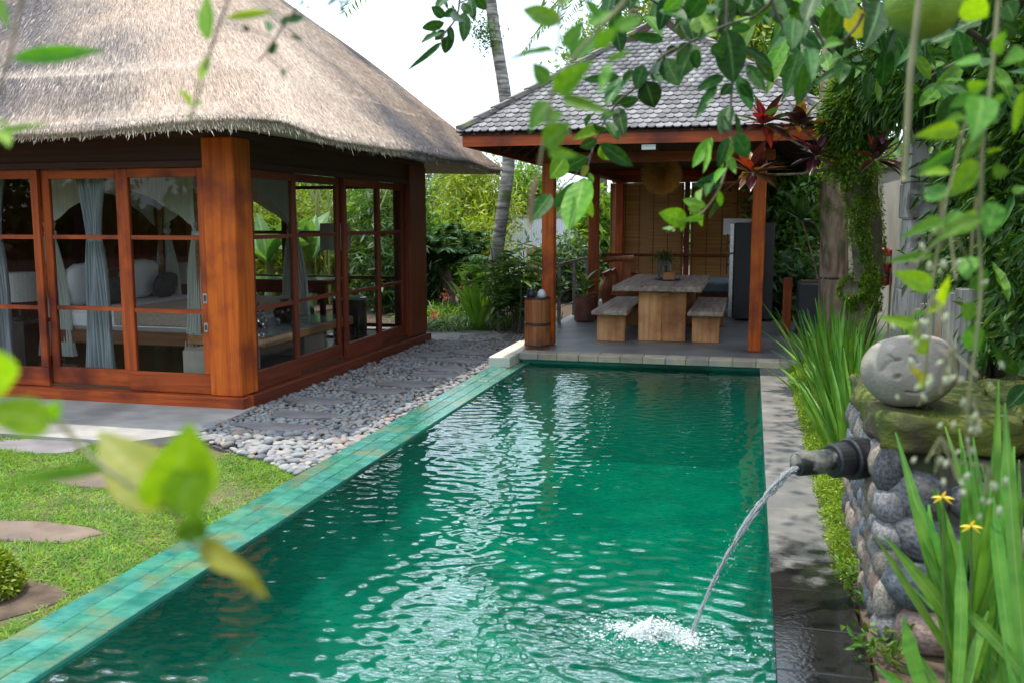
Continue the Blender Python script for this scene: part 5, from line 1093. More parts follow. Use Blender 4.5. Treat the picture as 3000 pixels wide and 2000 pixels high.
# --- hanging fern wall on the far right
n = 16000; y = rng.uniform(4.4, 9.3, n); z = rng.uniform(.9, 4.3, n); mask = vnoise(y, z, 1.9, 4) + .7 * vnoise(y, z, 5, 9) + rng.uniform(-.35, .35, n) > -.35; y, z = y[mask], z[mask]; n = len(y)
x = 1.72 - np.abs(rng.normal(0, .09, n)) - .10 * (vnoise(y, z, 3, 1) + .5); dirs = rng.normal(size=(n, 3)) * .6 + [-.5, -.4, -.65]
fw_ = cloud('fern_wall', np.stack([x, y, z], 1), dirs, rng.uniform(.07, .2, n), rng.uniform(.022, .05, n), fern_l, six=True); setp(fw_, 'dense hanging ferns covering the rough wall', 'ferns', kind='stuff')
n = 9000; y = rng.uniform(4.4, 9.3, n); z = rng.uniform(.9, 4.2, n); setp(cloud('wall_moss', np.stack([1.71 - np.abs(rng.normal(0, .03, n)), y, z], 1), rng.normal(size=(n, 3)) + [-.6, 0, -.4], rng.uniform(.03, .08, n), rng.uniform(.015, .03, n), fern_l), 'low mossy growth on the rough wall beneath the ferns', 'moss', kind='stuff')
# --- red cordylines growing on the trunks
red_c = [leafmat('cordyline_red', (.21, .010, .014), (.36, .022, .022), rough=.3, transl=.25, obj=True, var=.3, vein=(.55, .20, .05)), leafmat('cordyline_dark', (.045, .010, .018), (.09, .022, .032), rough=.28, transl=.15, obj=True, var=.35, vein=(.18, .04, .05)),
         leafmat('cordyline_olive', (.16, .085, .02), (.28, .14, .03), rough=.35, transl=.25, obj=True, var=.25, vein=(.55, .30, .05)), leafmat('cordyline_green', (.035, .10, .03), (.07, .17, .05), rough=.35, transl=.25, obj=True, var=.25, vein=(.20, .28, .08))]
def rosette(label, u, v_, D_, mix, n, L_, seed, stem=None, wd=.30):
    c = atD(u, v_, D_); t = thing('cordyline', label, 'plant', c if stem is None else stem); q = random.Random(seed)
    mes = [leaf_mesh('cordyline_leaf', 'lance', wd, fold=.3, droop=.18, m=red_c[k], segs=8) for k in mix]
    for k in range(n):
        a = k * 2.4 + q.uniform(-.3, .3); el = q.uniform(-.5, 1.25); d = V((math.cos(a) * math.cos(el), math.sin(a) * math.cos(el), math.sin(el))); place('leaf', q.choice(mes), t, frame(c + d * .02, d, V((0, 0, 1.0)), L_ * q.uniform(.7, 1.15), q.uniform(.8, 1.2)))
    if stem is not None: part('stem', MB().tube(path([stem, (V(stem) + c) / 2 + V((.03, 0, -.06)), c], 7), .012, 7), bark, t, smooth=True)
S1 = (.92, 10.5, 2.35)
rosette('bright red cordyline rosette over the pavilion eave board', 2240, 365, 9.6, [0, 0, 0, 3, 1], 30, .36, 1, S1); rosette('olive and orange cordyline rosette beside the bright red one', 2345, 370, 9.6, [2, 2, 3, 1], 18, .34, 2, S1, .36)
rosette('dark red cordyline rosette hanging before the front pavilion post', 2205, 510, 9.4, [0, 1, 1, 2], 22, .34, 3, S1); rosette('purple-black cordyline rosette against the brown trunk', 2390, 460, 9.5, [1, 1, 1, 0], 18, .32, 4, S1); rosette('purple-black cordyline rosette before the white wall', 2565, 470, 9.0, [1, 1, 1, 0], 18, .32, 5, (1.35, 9.3, 2.6))
rosette('purple and green cordyline rosette behind the pavilion post above the planter', 2350, 650, 13.6, [1, 3, 3], 18, .5, 6, (.95, 14.3, .9), .32)
# planter and dark pots behind the post
pt = thing('planter_box', 'dark square planter between pavilion and brown trunk', 'planter', (.95, 14.3, .03)); bx('planter_wall', fgm, pt, .68, 1.22, 14.05, 14.6, .03, .85, bev=.02); bx('compost', soil, pt, .72, 1.18, 14.09, 14.56, .851, .87)
pst2 = bx('red_timber_post', teak('z'), None, .48, .60, 14.3, 14.42, .0, .9); setp(pst2, 'short red timber post beside the dark planter', 'post')
# ================================================================== BACKGROUND PLANTING
def lm(name, c1, c2, **k): return leafmat(name, c1, c2, **{**dict(rough=.45, transl=.35, var=.4, hue=.02), **k})
G_dark = lm('leaf_dark', (.03, .085, .025), (.07, .15, .04)); G_mid = lm('leaf_mid', (.045, .12, .02), (.10, .21, .035)); G_bright = lm('leaf_bright', (.10, .22, .02), (.20, .34, .04)); G_yel = lm('leaf_yellow', (.17, .26, .02), (.30, .38, .04)); G_grey = lm('leaf_greygreen', (.07, .14, .075), (.14, .22, .12))
G_palm = lm('leaf_palm', (.045, .11, .045), (.10, .19, .075)); G_lady = lm('leaf_lady', (.05, .13, .025), (.11, .22, .045))
wood_b = mat('branch_bark', (.10, .08, .06), (.19, .16, .125), scale=8, rough=.95, bump=.5)
def clumps(c, rad, k, per, spread):
    cc = rng.normal(size=(k, 3)); cc /= np.linalg.norm(cc, axis=1, keepdims=True); cc *= rng.uniform(.25, 1, (k, 1)) ** .5 * np.array(rad); cc += np.array(c)
    P = np.repeat(cc, per, 0) + rng.normal(size=(k * per, 3)) * spread; return cc, P
def tree(name, label, base, c, rad, k, per, spread, Ln, Wd, m, r0=.18, group=None, trunk=True, up=.1, cat='tree'):
    t = thing(name, label, cat, base, group); cc, P = clumps(c, rad, k, per, spread); n = len(P)
    cloud('crown', P, rng.normal(size=(n, 3)) + [0, 0, up], rng.uniform(*Ln, n), rng.uniform(*Wd, n), m, t)
    if trunk:
        b, c = V(base), V(c); part('trunk', MB().tube(path([b, (b * .6 + c * .4) + V((.1, .05, 0)), c], 8), np.linspace(r0, r0 * .5, 8), 9, wob=.15), wood_b, t, smooth=True)
        mb = MB(); st_ = b * .35 + c * .65
        for q_ in cc[:min(k, 26)]: mb.tube(path([st_, (st_ + q_) / 2 + V((0, 0, .1)), q_], 5), np.linspace(r0 * .35, .015, 5), 5, cap=False)
        part('limbs', mb, wood_b, t)
    return t
def frond(mb_st, P, D, Ls, p, d, L_, droop, nl, ll, arr=.85):
    p = V(p); d = nrm(d); pts_ = []
    for i in range(9):
        s = i / 8; pts_.append(p + d * L_ * s + V((0, 0, -1.)) * droop * L_ * s * s)
    mb_st.tube(pts_, np.linspace(.018, .004, 9), 5, cap=False); side = nrm(np.cross(d, V((0, 0, 1.0))))
    for j in range(nl):
        s = .12 + .86 * j / nl; i = min(int(s * 8), 7); f_ = s * 8 - i; c = pts_[i] * (1 - f_) + pts_[i + 1] * f_; tg = nrm(pts_[i + 1] - pts_[i]); lf = ll * math.sin(math.pi * min(.97, .15 + .8 * s)) ** .6
        for sg in (-1, 1): P.append(c); D.append(side * sg + tg * .55 + V((0, 0, -.28)) + rng.normal(size=3) * .08); Ls.append(lf)
def palm(name, label, base, crown, nf, L_, nl, ll, lw, m, stems, el=(.0, 1.2), group=None, rings=None, r=(.15, .13)):
    t = thing(name, label, 'palm', base, group)
    for s_ in stems: part('trunk', MB().tube(s_, np.linspace(r[0], r[1], len(s_)), 12, wob=.08), rings or wood_b, t, smooth=True)
    for cr_ in crown:
        for k in range(nf):
            a = k * 2.4 + rng.uniform(-.3, .3); e = rng.uniform(*el); mb = MB(); P, D, Ls = [], [], []
            frond(mb, P, D, Ls, cr_, (math.cos(a) * math.cos(e), math.sin(a) * math.cos(e), math.sin(e)), L_ * rng.uniform(.8, 1.1), .45, nl, ll); fo_ = part('frond', mb, MATS['green_stem'], t, smooth=True); cloud('leaflets', np.array(P), np.array(D), np.array(Ls), lw, m, fo_)
    return t
# coconut palm with ringed trunk
ring_m = mat('ringed_palm_bark', (.08, .07, .06), (.36, .34, .30), scale=3, rough=.95, stretch=(1.2, 1.2, 6), bump=.8, c3=(.09, .12, .035), c3scale=2.6, c3ramp=(.5, .64), detail=4)
tp = path([atY(1440, 900, 16.2), atY(1447, 800, 16.2), atY(1475, 600, 16.2), atY(1490, 470, 16.2), atY(1482, 300, 16.2), atY(1455, 130, 16.2), atY(1437, 0, 16.2), atY(1405, -260, 16.2)], 26); tp[0][2] = -.1
cp = palm('coconut_palm', 'tall ringed coconut palm trunk between villa and pavilion', tp[0] * [1, 1, 0], [tp[-1]], 13, 3.4, 34, .55, .05, G_mid, [tp], el=(-.1, 1.2), rings=ring_m, r=(.125, .10))
n = 420; c = atY(1425, 95, 16.1); P = c + rng.normal(size=(n, 3)) * [.12, .12, .16]; cloud('epiphytes', P, rng.normal(size=(n, 3)) + [-.4, -.2, -.3], rng.uniform(.05, .11, n), .03, G_mid, cp, kind='stuff')
# dark fishtail palms
b0 = atY(1330, 900, 17.2); b0[2] = -.05
palm('fishtail_palm', 'dark feathery palm clump behind the villa corner', b0, [b0 + V((-.12, 0, .85)), b0 + V((.15, .2, 1.05)), b0 + V((-.38, .1, 1.05))], 9, 1.25, 24, .34, .06, G_palm, [path([b0, b0 + V((-.05, 0, .45)), b0 + V((-.12, 0, .85))], 6), path([b0 + V((.1, .1, 0)), b0 + V((.12, .2, .5)), b0 + V((.15, .2, 1.05))], 6), path([b0 + V((0, .1, 0)), b0 + V((-.2, .1, .5)), b0 + V((-.38, .1, 1.05))], 6)], el=(.55, 1.42), r=(.07, .05))
# lady palm behind the barrel
def fan_plant(label, b, nst, hh, rad, m, seed):
    t = thing('lady_palm', label, 'plant', b); q = random.Random(seed); P, D = [], []; mb = MB()
    for k in range(nst):
        a = q.uniform(0, 6.28); rr = rad * q.uniform(0, 1); p0 = V(b) + V((rr * math.cos(a), rr * math.sin(a), 0)); h = hh * q.uniform(.45, 1); p1 = p0 + V((q.gauss(0, .1), q.gauss(0, .1), h)); mb.tube([p0, (p0 + p1) / 2 + V((.02, 0, 0)), p1], [.012, .01, .008], 5, cap=False)
        for j in range(6):
            s = .45 + .55 * j / 5; c = p0 + (p1 - p0) * s; a2 = q.uniform(0, 6.28); cd = V((math.cos(a2), math.sin(a2), .5)); c2 = c + cd * q.uniform(.12, .22)
            for w2 in range(7): aa = a2 + (w2 - 3) * .36; P.append(c2); D.append((math.cos(aa), math.sin(aa), .05 + q.gauss(-.1, .2)))
    n = len(P); part('canes', mb, wood_b, t); cloud('fans', np.array(P), np.array(D), rng.uniform(.18, .32, n), rng.uniform(.03, .048, n), m, t, six=True, kind='stuff'); return t
bb = atZ(1520, 955, 0); fan_plant('lady palm thicket with dark fan leaves behind the barrel', (bb[0] + .15, 14.3, -.03), 24, 1.4, .45, G_lady, 1); fan_plant('lady palm with lighter fan leaves beside the coconut trunk', (bb[0] - .45, 15.6, -.03), 13, 1.05, .42, G_mid, 2)
# bright strap plant and low understorey clumps
bm_ = leafmat('crinum_leaf', (.12, .26, .025), (.20, .37, .05), obj=True, var=.2, transl=.4, vein=(.26, .42, .1)); cm = [leaf_mesh('crinum_blade', 'strap', .13, fold=.2, droop=dp, m=bm_, side=sd) for dp, sd in ((.05, .03), (.15, -.05), (.35, .06), (.55, -.1))]
cb = atZ(1398, 968, 0); clump('crinum_lily', 'bright green broad strap-leaved lily at the foot of the coconut palm', 'plant', (cb[0], cb[1] + .1, -.03), 20, .7, 1.15, .42, .06, meshes=cm, seed=9)
und = [(1262, 965, G_grey, .36), (1300, 962, G_lady, .4), (1342, 955, G_grey, .42), (1385, 955, G_mid, .36), (1455, 950, G_dark, .4), (1500, 950, G_lady, .42), (1555, 945, G_dark, .38), (1275, 930, G_bright, .55), (1330, 925, G_mid, .6)]
ul = ['grey-green grassy clump against the villa corner', 'dark grassy clump beside the villa corner', 'grey-green grassy clump below the fishtail palm', 'fresh green grassy clump beside the bright lily', 'dark grassy clump in front of the coconut trunk', 'dark grassy clump in front of the lady palm', 'dark grassy clump just behind the barrel', 'tall bright grassy clump behind the villa corner', 'tall green grassy clump behind the fishtail palm foot']
for i, (u, v_, m, L_) in enumerate(und):
    b = atZ(u, v_, 0); b[2] = -.04; t = thing('grassy_clump', ul[i], 'plant', b); n = 320; P = b + rng.normal(size=(n, 3)) * [.26, .2, 0]; d = rng.normal(size=(n, 3)) * [.6, .6, .2] + [0, 0, .9]; strips('blades', P, d, rng.uniform(.5, 1.1, n) * L_, rng.uniform(.012, .026, n), rng.uniform(.2, .7, n), m, t, kind='stuff')
# pink flowers low in the bed
pk = mat('pink_petal', (.55, .13, .10), (.70, .25, .16), rough=.5, transl=.3)
for i, (u, v_, lab) in enumerate(((1272, 925, 'pink flower head low beside the villa corner'), (1308, 870, 'pink-orange flower head at the foot of the fishtail palm'), (1365, 840, 'small orange-pink flower head beside the fishtail palm'))):
    c = atY(u, v_, 14.6); t = thing('flower_head', lab, 'flower', c); n = 60; cloud('petals', c + rng.normal(size=(n, 3)) * .035, rng.normal(size=(n, 3)) + [0, -.3, .5], .05, .022, pk, t, kind='stuff'); part('stalk', MB().tube([c, (c[0], c[1] + .05, -.05)], .006, 5), MATS['green_stem'], t)
# background trees
def gz(u, v_, y): return atY(u, v_, y)
def bgtree(label, u, v_, y, ru, rv, k, per, m, Ln, Wd, sp=.35, name='tree', group=None, r0=.15):
    c = gz(u, v_, y); s = y / 2773; base = (c[0], c[1], -.06); return tree(name, label, base, c, (ru * s, min(ru, rv) * s, rv * s), k, per, sp, Ln, Wd, m, r0=r0, group=group)
bgtree('yellow-green bamboo crown behind the fishtail palm', 1390, 600, 25, 100, 105, 64, 120, G_yel, (.12, .3), (.03, .06), .38, 'bamboo_tree')
bgtree('grey-green feathery tree against the sky beside the villa roof tip', 1262, 585, 31, 45, 95, 34, 70, G_grey, (.1, .25), (.03, .05), .32)
bgtree('bright layered tree behind the white fence', 1545, 560, 33, 70, 75, 44, 80, G_bright, (.15, .3), (.05, .1), .35)
bgtree('small bright tree left of the white fence', 1330, 710, 28, 90, 40, 40, 80, G_bright, (.15, .3), (.05, .1), .4)
bgtree('large yellow-green tree rising behind the pavilion ridge', 2080, 120, 27, 260, 170, 110, 130, G_yel, (.14, .3), (.05, .1), .5, r0=.3)
bgtree('yellow-green tree behind the left pavilion roof slope', 1760, 200, 30, 90, 120, 46, 90, G_bright, (.14, .3), (.05, .1), .45, r0=.2)
bgtree('mid-green tree behind the right pavilion eave', 2390, 300, 24, 130, 170, 70, 100, G_mid, (.12, .26), (.05, .09), .45, r0=.2)
bgtree('leafy shrub tree behind the pavilion beyond the planter', 2335, 620, 18.5, 80, 130, 60, 110, G_mid, (.12, .24), (.05, .09), .28)
bgtree('bright leafy shrub behind the refrigerator side of the pavilion', 2325, 560, 21, 70, 70, 40, 90, G_bright, (.1, .22), (.05, .09), .28)
bgtree('dark leafy shrub low beside the pavilion floor edge', 2320, 860, 16.4, 60, 80, 36, 90, G_dark, (.12, .24), (.05, .09), .22)
bgtree('pale-leaved shrub behind the balustrade', 1655, 785, 20.5, 70, 45, 40, 60, G_grey, (.12, .24), (.05, .09), .25)
bgtree('bright broad-leaved shrub behind the second left pavilion post', 1765, 700, 21.5, 40, 110, 40, 60, G_bright, (.16, .32), (.08, .15), .25)
bgtree('green shrub below the balustrade wires', 1760, 880, 20.6, 40, 55, 26, 60, G_bright, (.12, .26), (.05, .1), .2)
bgtree('bright tall shrub between the fishtail palm and the villa corner', 1275, 760, 19, 45, 110, 34, 80, G_bright, (.12, .26), (.04, .08), .25)
bgtree('bright shrub between the fishtail palm and the coconut trunk', 1405, 750, 19.5, 45, 100, 34, 80, G_yel, (.12, .26), (.04, .08), .25)
bgtree('tall pale-green tree far behind the fishtail palm', 1335, 540, 34, 60, 60, 34, 80, G_bright, (.15, .3), (.05, .09), .4)
# coconut fronds at the top centre
c2 = gz(1850, -170, 26); palm('coconut_palm', 'coconut palm crown hanging above the pavilion ridge', (c2[0], c2[1], 0), [c2], 15, 3.6, 36, .6, .05, G_mid, [path([(c2[0] + .5, c2[1], -.05), (c2[0] + .2, c2[1], c2[2] * .5), c2], 10)], el=(-.6, 1.0), rings=ring_m)
# white corrugated fence and terracotta bank
fa, fb = gz(1480, 680, 27), gz(1680, 680, 27); nz_ = 60; mb = MB(); vs = []
for k in range(nz_ + 1):
    x = fa[0] + (fb[0] - fa[0]) * k / nz_
    for z in (.0, 1.8):
        for yy in (0, .02): vs.append((x, 27 + .03 * (k % 2) + yy, z))
for k in range(nz_): q = 4 * k; mb.f += [(q, q + 4, q + 6, q + 2), (q + 1, q + 3, q + 7, q + 5), (q + 2, q + 6, q + 7, q + 3)]
mb.v = vs; fc = thing('corrugated_fence', 'white corrugated metal fence far behind the pavilion', 'fence', ((fa[0] + fb[0]) / 2, 27, 0)); part('sheet', mb, mat('white_metal_sheet', (.68, .70, .74), (.76, .78, .80), scale=2, rough=.4), fc); bx('cap', conc, fc, fa[0], fb[0], 26.97, 27.08, 1.802, 1.88)
tb_ = bx('terracotta_wall', mat('terracotta_brick', (.40, .19, .10), (.52, .29, .17), scale=3, rough=.9, bump=.4, stretch=(1, 1, 3)), None, -5.2, -3.2, 21.9, 22.2, -.05, 1.1); setp(tb_, 'low orange terracotta garden wall seen through the balustrade', 'wall')
# thicket seen through the villa
def banana(label, b, n, L_, m, seed):
    t = thing('banana_plant', label, 'plant', b); q = random.Random(seed); part('stem', MB().tube([b, V(b) + V((.03, 0, 1.0))], [.11, .07], 9), MATS['green_stem'], t, smooth=True)
    for k in range(n): a = q.uniform(0, 6.28); e = q.uniform(.5, 1.35); place('leaf', bnm[k % 2], t, frame(V(b) + V((0, 0, .9)), V((math.cos(a) * math.cos(e), math.sin(a) * math.cos(e), math.sin(e))), V((-math.cos(a), -math.sin(a), 1)), L_ * q.uniform(.7, 1.1)))
bn_m = leafmat('wide_banana_leaf', (.07, .19, .05), (.13, .29, .08), obj=True, var=.2, transl=.4, vein=(.3, .42, .15)); bnm = [leaf_mesh('banana_blade', 'oval', .3, fold=.3, droop=dp, m=bn_m, segs=10) for dp in (.2, .5)]
for i, (u, y, lab) in enumerate(((905, 17, 'banana plant with upright leaves seen through the villa glass'), (1075, 18.5, 'banana plant seen through the last villa doors'), (790, 16.5, 'banana plant seen through the first pebble-side door'))): b = gz(u, 900, y); b[2] = -.05; banana(lab, b, 9, 1.3, None, i)
thick = [(770, 720, 18.5, 130, 150, G_yel), (900, 760, 19.5, 130, 130, G_yel), (1040, 740, 20, 130, 140, G_bright), (1150, 700, 18.5, 70, 140, G_mid), (900, 620, 26, 260, 110, G_mid), (700, 650, 24, 160, 140, G_bright), (1100, 640, 27, 160, 100, G_bright), (1180, 800, 17.5, 60, 90, G_dark)]
tlab = ['bright bamboo thicket behind the first pebble-side door', 'yellow-green bamboo thicket behind the second pebble-side door', 'bright bamboo thicket behind the third pebble-side door', 'mid-green thicket behind the last pebble-side door', 'tall mid-green trees far behind the villa', 'bright tree behind the villa beyond the desk', 'bright tree far behind the villa end post', 'dark low thicket behind the villa end post']
for i, (u, v_, y, ru, rv, m) in enumerate(thick): bgtree(tlab[i], u, v_, y, ru, rv, 60, 95, m, (.12, .32), (.03, .07), .36, 'bamboo_thicket')
for i, (u, y) in enumerate(((735, 18.2), (830, 19), (960, 18.8), (1060, 19.2), (1120, 18))):
    b = gz(u, 800, y); mb = MB(); t = thing('bamboo_culms', ['bamboo culms beyond the desk in the villa', 'bamboo culms between the first and second glass doors', 'bamboo culms beyond the floor lamp', 'bamboo culms behind the third glass door', 'bamboo culms behind the last glass door'][i], 'bamboo', (b[0], b[1], -.05))
    for k in range(9): x0 = b[0] + rng.normal(0, .35); y0 = b[1] + rng.normal(0, .3); part('culm', MB().tube([(x0, y0, -.05), (x0 + rng.normal(0, .1), y0, 1.6), (x0 + rng.normal(0, .35), y0, 3.4)], [.028, .025, .015], 6), mat('bamboo_culm', (.22, .25, .06), (.33, .33, .11), scale=3, rough=.5), t)
# far wood all round and trees behind the camera (they fill the glass and water reflections)
n = 42000; th = rng.uniform(0, 2 * np.pi, n); rr = rng.uniform(38, 50, n); x, y = rr * np.sin(th), rr * np.cos(th); ratio = np.where(y > 0, x / np.maximum(y, .1), 9)
hh = 4.6 + 1.6 * np.sin(th * 9) + 1.0 * np.sin(th * 23 + 1) + .7 * np.sin(th * 41); hh = np.where((ratio > -.40) & (ratio < -.20), 1.9 + .5 * np.sin(th * 60), hh); z = rng.uniform(0, 1, n) ** .8 * hh
setp(cloud('forest', np.stack([x, y, z], 1), rng.normal(size=(n, 3)), rng.uniform(.5, 1.1, n), rng.uniform(.3, .6, n), G_mid), 'distant mass of trees round the garden', 'forest', kind='stuff')
for i, (x, y, hgt_, lab) in enumerate(((-6.5, -4.5, 3.6, 'garden tree standing at the back of the lawn opposite the villa front'), (-11.5, 1.5, 4.2, 'garden tree at the side of the lawn away from the pool'), (2.5, -5, 4.0, 'garden tree at the near end of the pool'))):
    tree('garden_tree', lab, (x, y, -.06), (x, y, hgt_), (2.0, 2.0, 1.7), 60, 80, .35, (.12, .25), (.05, .1), G_mid)
# round bush and bare soil at the lawn's edge
sc_ = setp(part('soil_ring', MB().prism([(bush_c[0] + (.29 + .05 * math.sin(3 * a)) * math.cos(a), bush_c[1] + (.29 + .05 * math.cos(2 * a)) * math.sin(a)) for a in np.linspace(0, 6.28, 25)[:-1]], -.06, -.03), soil), 'bare dark soil round the yellow-green bush', 'soil')
t = thing('round_bush', 'clipped round yellow-green bush at the edge of the lawn', 'bush', (bush_c[0] - .12, bush_c[1] + .05, -.03)); n = 5200; d = rng.normal(size=(n, 3)); d /= np.linalg.norm(d, axis=1, keepdims=True); d[:, 2] = np.abs(d[:, 2]); P = np.array([bush_c[0] - .12, bush_c[1] + .05, -.01]) + d * [.20, .20, .22] * rng.uniform(.7, 1, (n, 1)); cloud('foliage', P, d + rng.normal(size=(n, 3)) * .6, rng.uniform(.018, .035, n), rng.uniform(.01, .018, n), G_yel, t); part('stems', MB().tube([(bush_c[0] - .12, bush_c[1] + .05, -.05), (bush_c[0] - .12, bush_c[1] + .05, .15)], .02, 6), wood_b, t)

# pomelo tree overhanging the right side of the pool from beyond the boulder wall (its crown shades coping and wall)
t = thing('pomelo_tree', 'pomelo tree leaning over the pool from beyond the boulder wall', 'tree', (2.3, 3.1, -.05)); st_ = V((1.5, 4.6, 3.9))
part('trunk', MB().tube(path([(2.3, 3.1, -.05), (2.25, 3.3, 1.2), (2.0, 3.8, 2.6), st_], 12), np.linspace(.15, .10, 12), 10, wob=.15), bark, t, smooth=True)
cc, P = clumps((.1, 7.2, 5.1), (1.25, 3.3, .45), 46, 60, .26); n = len(P); mb = MB()
for q_ in cc[:26]: mb.tube(path([st_, (st_ + q_) / 2 + V((0, 0, .25)), q_], 6), np.linspace(.05, .01, 6), 6, cap=False)
part('limbs', mb, bark, t, smooth=True); cloud('crown', P, rng.normal(size=(n, 3)) + [0, 0, -.2], rng.uniform(.09, .15, n), rng.uniform(.045, .075, n), G_dark, t, six=True)
# ================================================================== FOREGROUND BRANCHES (all real leaves on real stems, at arm's length and beyond)
fg_y = leafmat('young_leaf', (.15, .31, .008), (.25, .42, .015), rough=.55, spec=.25, transl=.48, obj=True, var=.15, vein=(.30, .44, .08))
fg_g = leafmat('vine_leaf', (.055, .18, .012), (.12, .28, .022), rough=.55, spec=.25, transl=.42, obj=True, var=.2, vein=(.20, .34, .08))
fg_d = leafmat('citrus_leaf', (.013, .058, .011), (.035, .112, .018), rough=.46, transl=.2, obj=True, var=.4, hue=.015, vein=(.09, .20, .045), spec=.16)
fg_l = leafmat('young_citrus_leaf', (.07, .21, .010), (.14, .32, .016), rough=.45, spec=.3, transl=.35, obj=True, var=.2, vein=(.25, .40, .08))
fg_o = leafmat('yellowing_leaf', (.20, .24, .02), (.30, .28, .03), rough=.5, transl=.4, obj=True, var=.15, vein=(.32, .34, .08))
stemg = mat('twig_green', (.12, .14, .05), (.20, .19, .09), scale=12, rough=.7); stemb = mat('twig_brown', (.12, .085, .055), (.22, .17, .12), scale=14, rough=.8, bump=.3); stemd = mat('twig_dark', (.05, .04, .03), (.11, .09, .06), scale=14, rough=.85, bump=.3)
LM = {}
def lmesh(kind, m, dp, sd):
    k = (kind, m.name, dp, sd)
    if k not in LM: LM[k] = leaf_mesh('leaf', kind, .42, fold=.22, droop=dp, wave=.06, m=m, side=sd)
    return LM[k]
def cv(ox, oy, s): return lambda x, y: (ox + x / s, oy + y / s)
c1 = cv(1500, 400, 1.96); c2_ = cv(2200, 600, 1.96); c3_ = cv(1300, 0, 1.96); c4 = cv(1900, 0, 2.613); c5 = cv(2300, 0, 2.24); c0 = cv(0, 0, 1.96); c7 = cv(700, 0, 1.96); cl = cv(0, 1200, 1.96); idn = lambda x, y: (x, y)
def sprig(name, label, cat, cvt, D_, stems, leaves, m, kind='oval', sm=None, jit=.06, nz=.45, sc=1.0, group=None):
    """stems: lists of (x, y) with px radius; leaves: (bx, by, tx, ty, width[, material]) in crop pixels"""
    k1 = cvt(1, 0)[0] - cvt(0, 0)[0]; q = random.Random(hash(label) % 9999 if False else len(label) * 31 + len(leaves))
    p0 = atD(*cvt(*stems[0][0][0]), D_); t = thing(name, label, cat, p0, group)
    for pts_, r in stems:
        w3 = [atD(*cvt(x, y), D_ + .01 * math.sin(i * 1.3)) for i, (x, y) in enumerate(pts_)]; w3 = path(w3, len(w3) * 4); rr = r * k1 * D_ / F
        part('stem', MB().tube(w3, np.linspace(rr * 1.15, rr * .7, len(w3)), 8), sm or stemg, t, smooth=True)
    for lf in leaves:
        bx_, by_, tx, ty, wd = lf[:5]; mm_ = lf[5] if len(lf) > 5 else m; dd1 = q.uniform(-jit, jit) * D_; dd2 = dd1 + q.uniform(-jit, jit) * D_
        a = atD(*cvt(bx_, by_), D_ + dd1 * .4); c = atD(*cvt(tx, ty), D_ + dd2); L_ = np.linalg.norm(c - a); wdm = wd * k1 * D_ / F; view = -ray(*cvt((bx_ + tx) / 2, (by_ + ty) / 2))
        nn_ = view + rt * q.uniform(-nz, nz) + upv * q.uniform(-nz * .4, nz * 1.2); dp = q.choice((.0, .08, .16)); sd = q.choice((-.07, 0, .07))
        place('leaf', lmesh(kind, mm_, dp, sd), t, frame(a, c - a, nn_, L_, wdm / L_ / .42 * sc * 1.08))
    return t
# A. blurred twig over the lawn
sprig('leafy_twig', 'out-of-focus twig with two broad yellow-green leaves over the lawn', 'twig', cl, .74, [([(60, -60), (330, 60), (480, 230), (700, 400), (970, 560), (1060, 700), (1110, 770), (1290, 830), (1400, 960), (1480, 1080)], 15)],
      [(990, 560, 500, 120, 300, fg_o), (1010, 580, 1020, 90, 330, fg_y), (1010, 600, 1180, 200, 200, fg_y), (620, 330, -20, 420, 60, fg_g), (1080, 760, 1150, 560, 130, fg_g), (1150, 760, 1430, 980, 110, fg_o), (1330, 860, 1530, 1110, 80, fg_o), (300, 60, -150, 20, 170, fg_y), (30, -100, -60, -390, 170, fg_y), (250, 40, 330, -20, 100, fg_y)], fg_y, 'ovate', sc=1.25)
# B. upper left stick
sprig('leafy_twig', 'brown stick with long arched leaves in the upper corner over the thatch', 'twig', c0, .95, [([(140, -60), (125, 0), (80, 200), (40, 370), (-10, 580)], 14)], [(60, 340, 600, 290, 100, fg_g), (-30, -40, 40, 165, 60, fg_g), (-30, 780, 290, 690, 40, fg_g), (-20, 760, 70, 820, 80, fg_y), (-10, 720, 90, 690, 50, fg_y)], fg_g, 'lance', stemb)
# C, D, E. twigs over the thatch
sprig('leafy_twig', 'thin hanging twig with bright young leaves in front of the thatched roof', 'twig', c0, 1.15, [([(1340, -90), (1310, 0), (1215, 270), (1150, 480), (1095, 690)], 8)], [(1200, 235, 1160, -50, 95), (1295, 110, 1600, 50, 48), (1150, 470, 1215, 285, 55), (1105, 590, 1020, 505, 34), (1110, 610, 1175, 570, 32), (1100, 620, 1070, 560, 22), (1095, 640, 1100, 700, 20)], fg_y, 'lance', stemd)
sprig('leafy_twig', 'dark twig with small leaves and buds before the roof slope', 'twig', c7, 1.35, [([(400, -70), (360, 10), (230, 190), (150, 310), (110, 350)], 7), ([(190, 215), (50, 165)], 4), ([(160, 320), (250, 400), (310, 385)], 4)], [(270, 130, 380, 80, 50), (170, 190, 180, 90, 48), (170, 310, 225, 250, 42), (60, 180, 20, 150, 30), (250, 400, 260, 445, 26), (300, 200, 370, 235, 22), (240, 140, 300, 100, 40)], fg_d, 'oval', stemd)
sprig('leafy_twig', 'small bluish twig tip hanging into the white sky', 'twig', c7, 1.5, [([(560, -60), (575, 0), (600, 85)], 7)], [(560, 0, 490, 50, 26), (575, 10, 640, 20, 24), (580, 20, 605, 90, 24), (570, 0, 520, 10, 26), (380, 50, 430, 35, 16), (350, 10, 385, 35, 20)], lm('bluish_leaf', (.05, .12, .14), (.10, .18, .20), obj=True), 'lance', stemd)
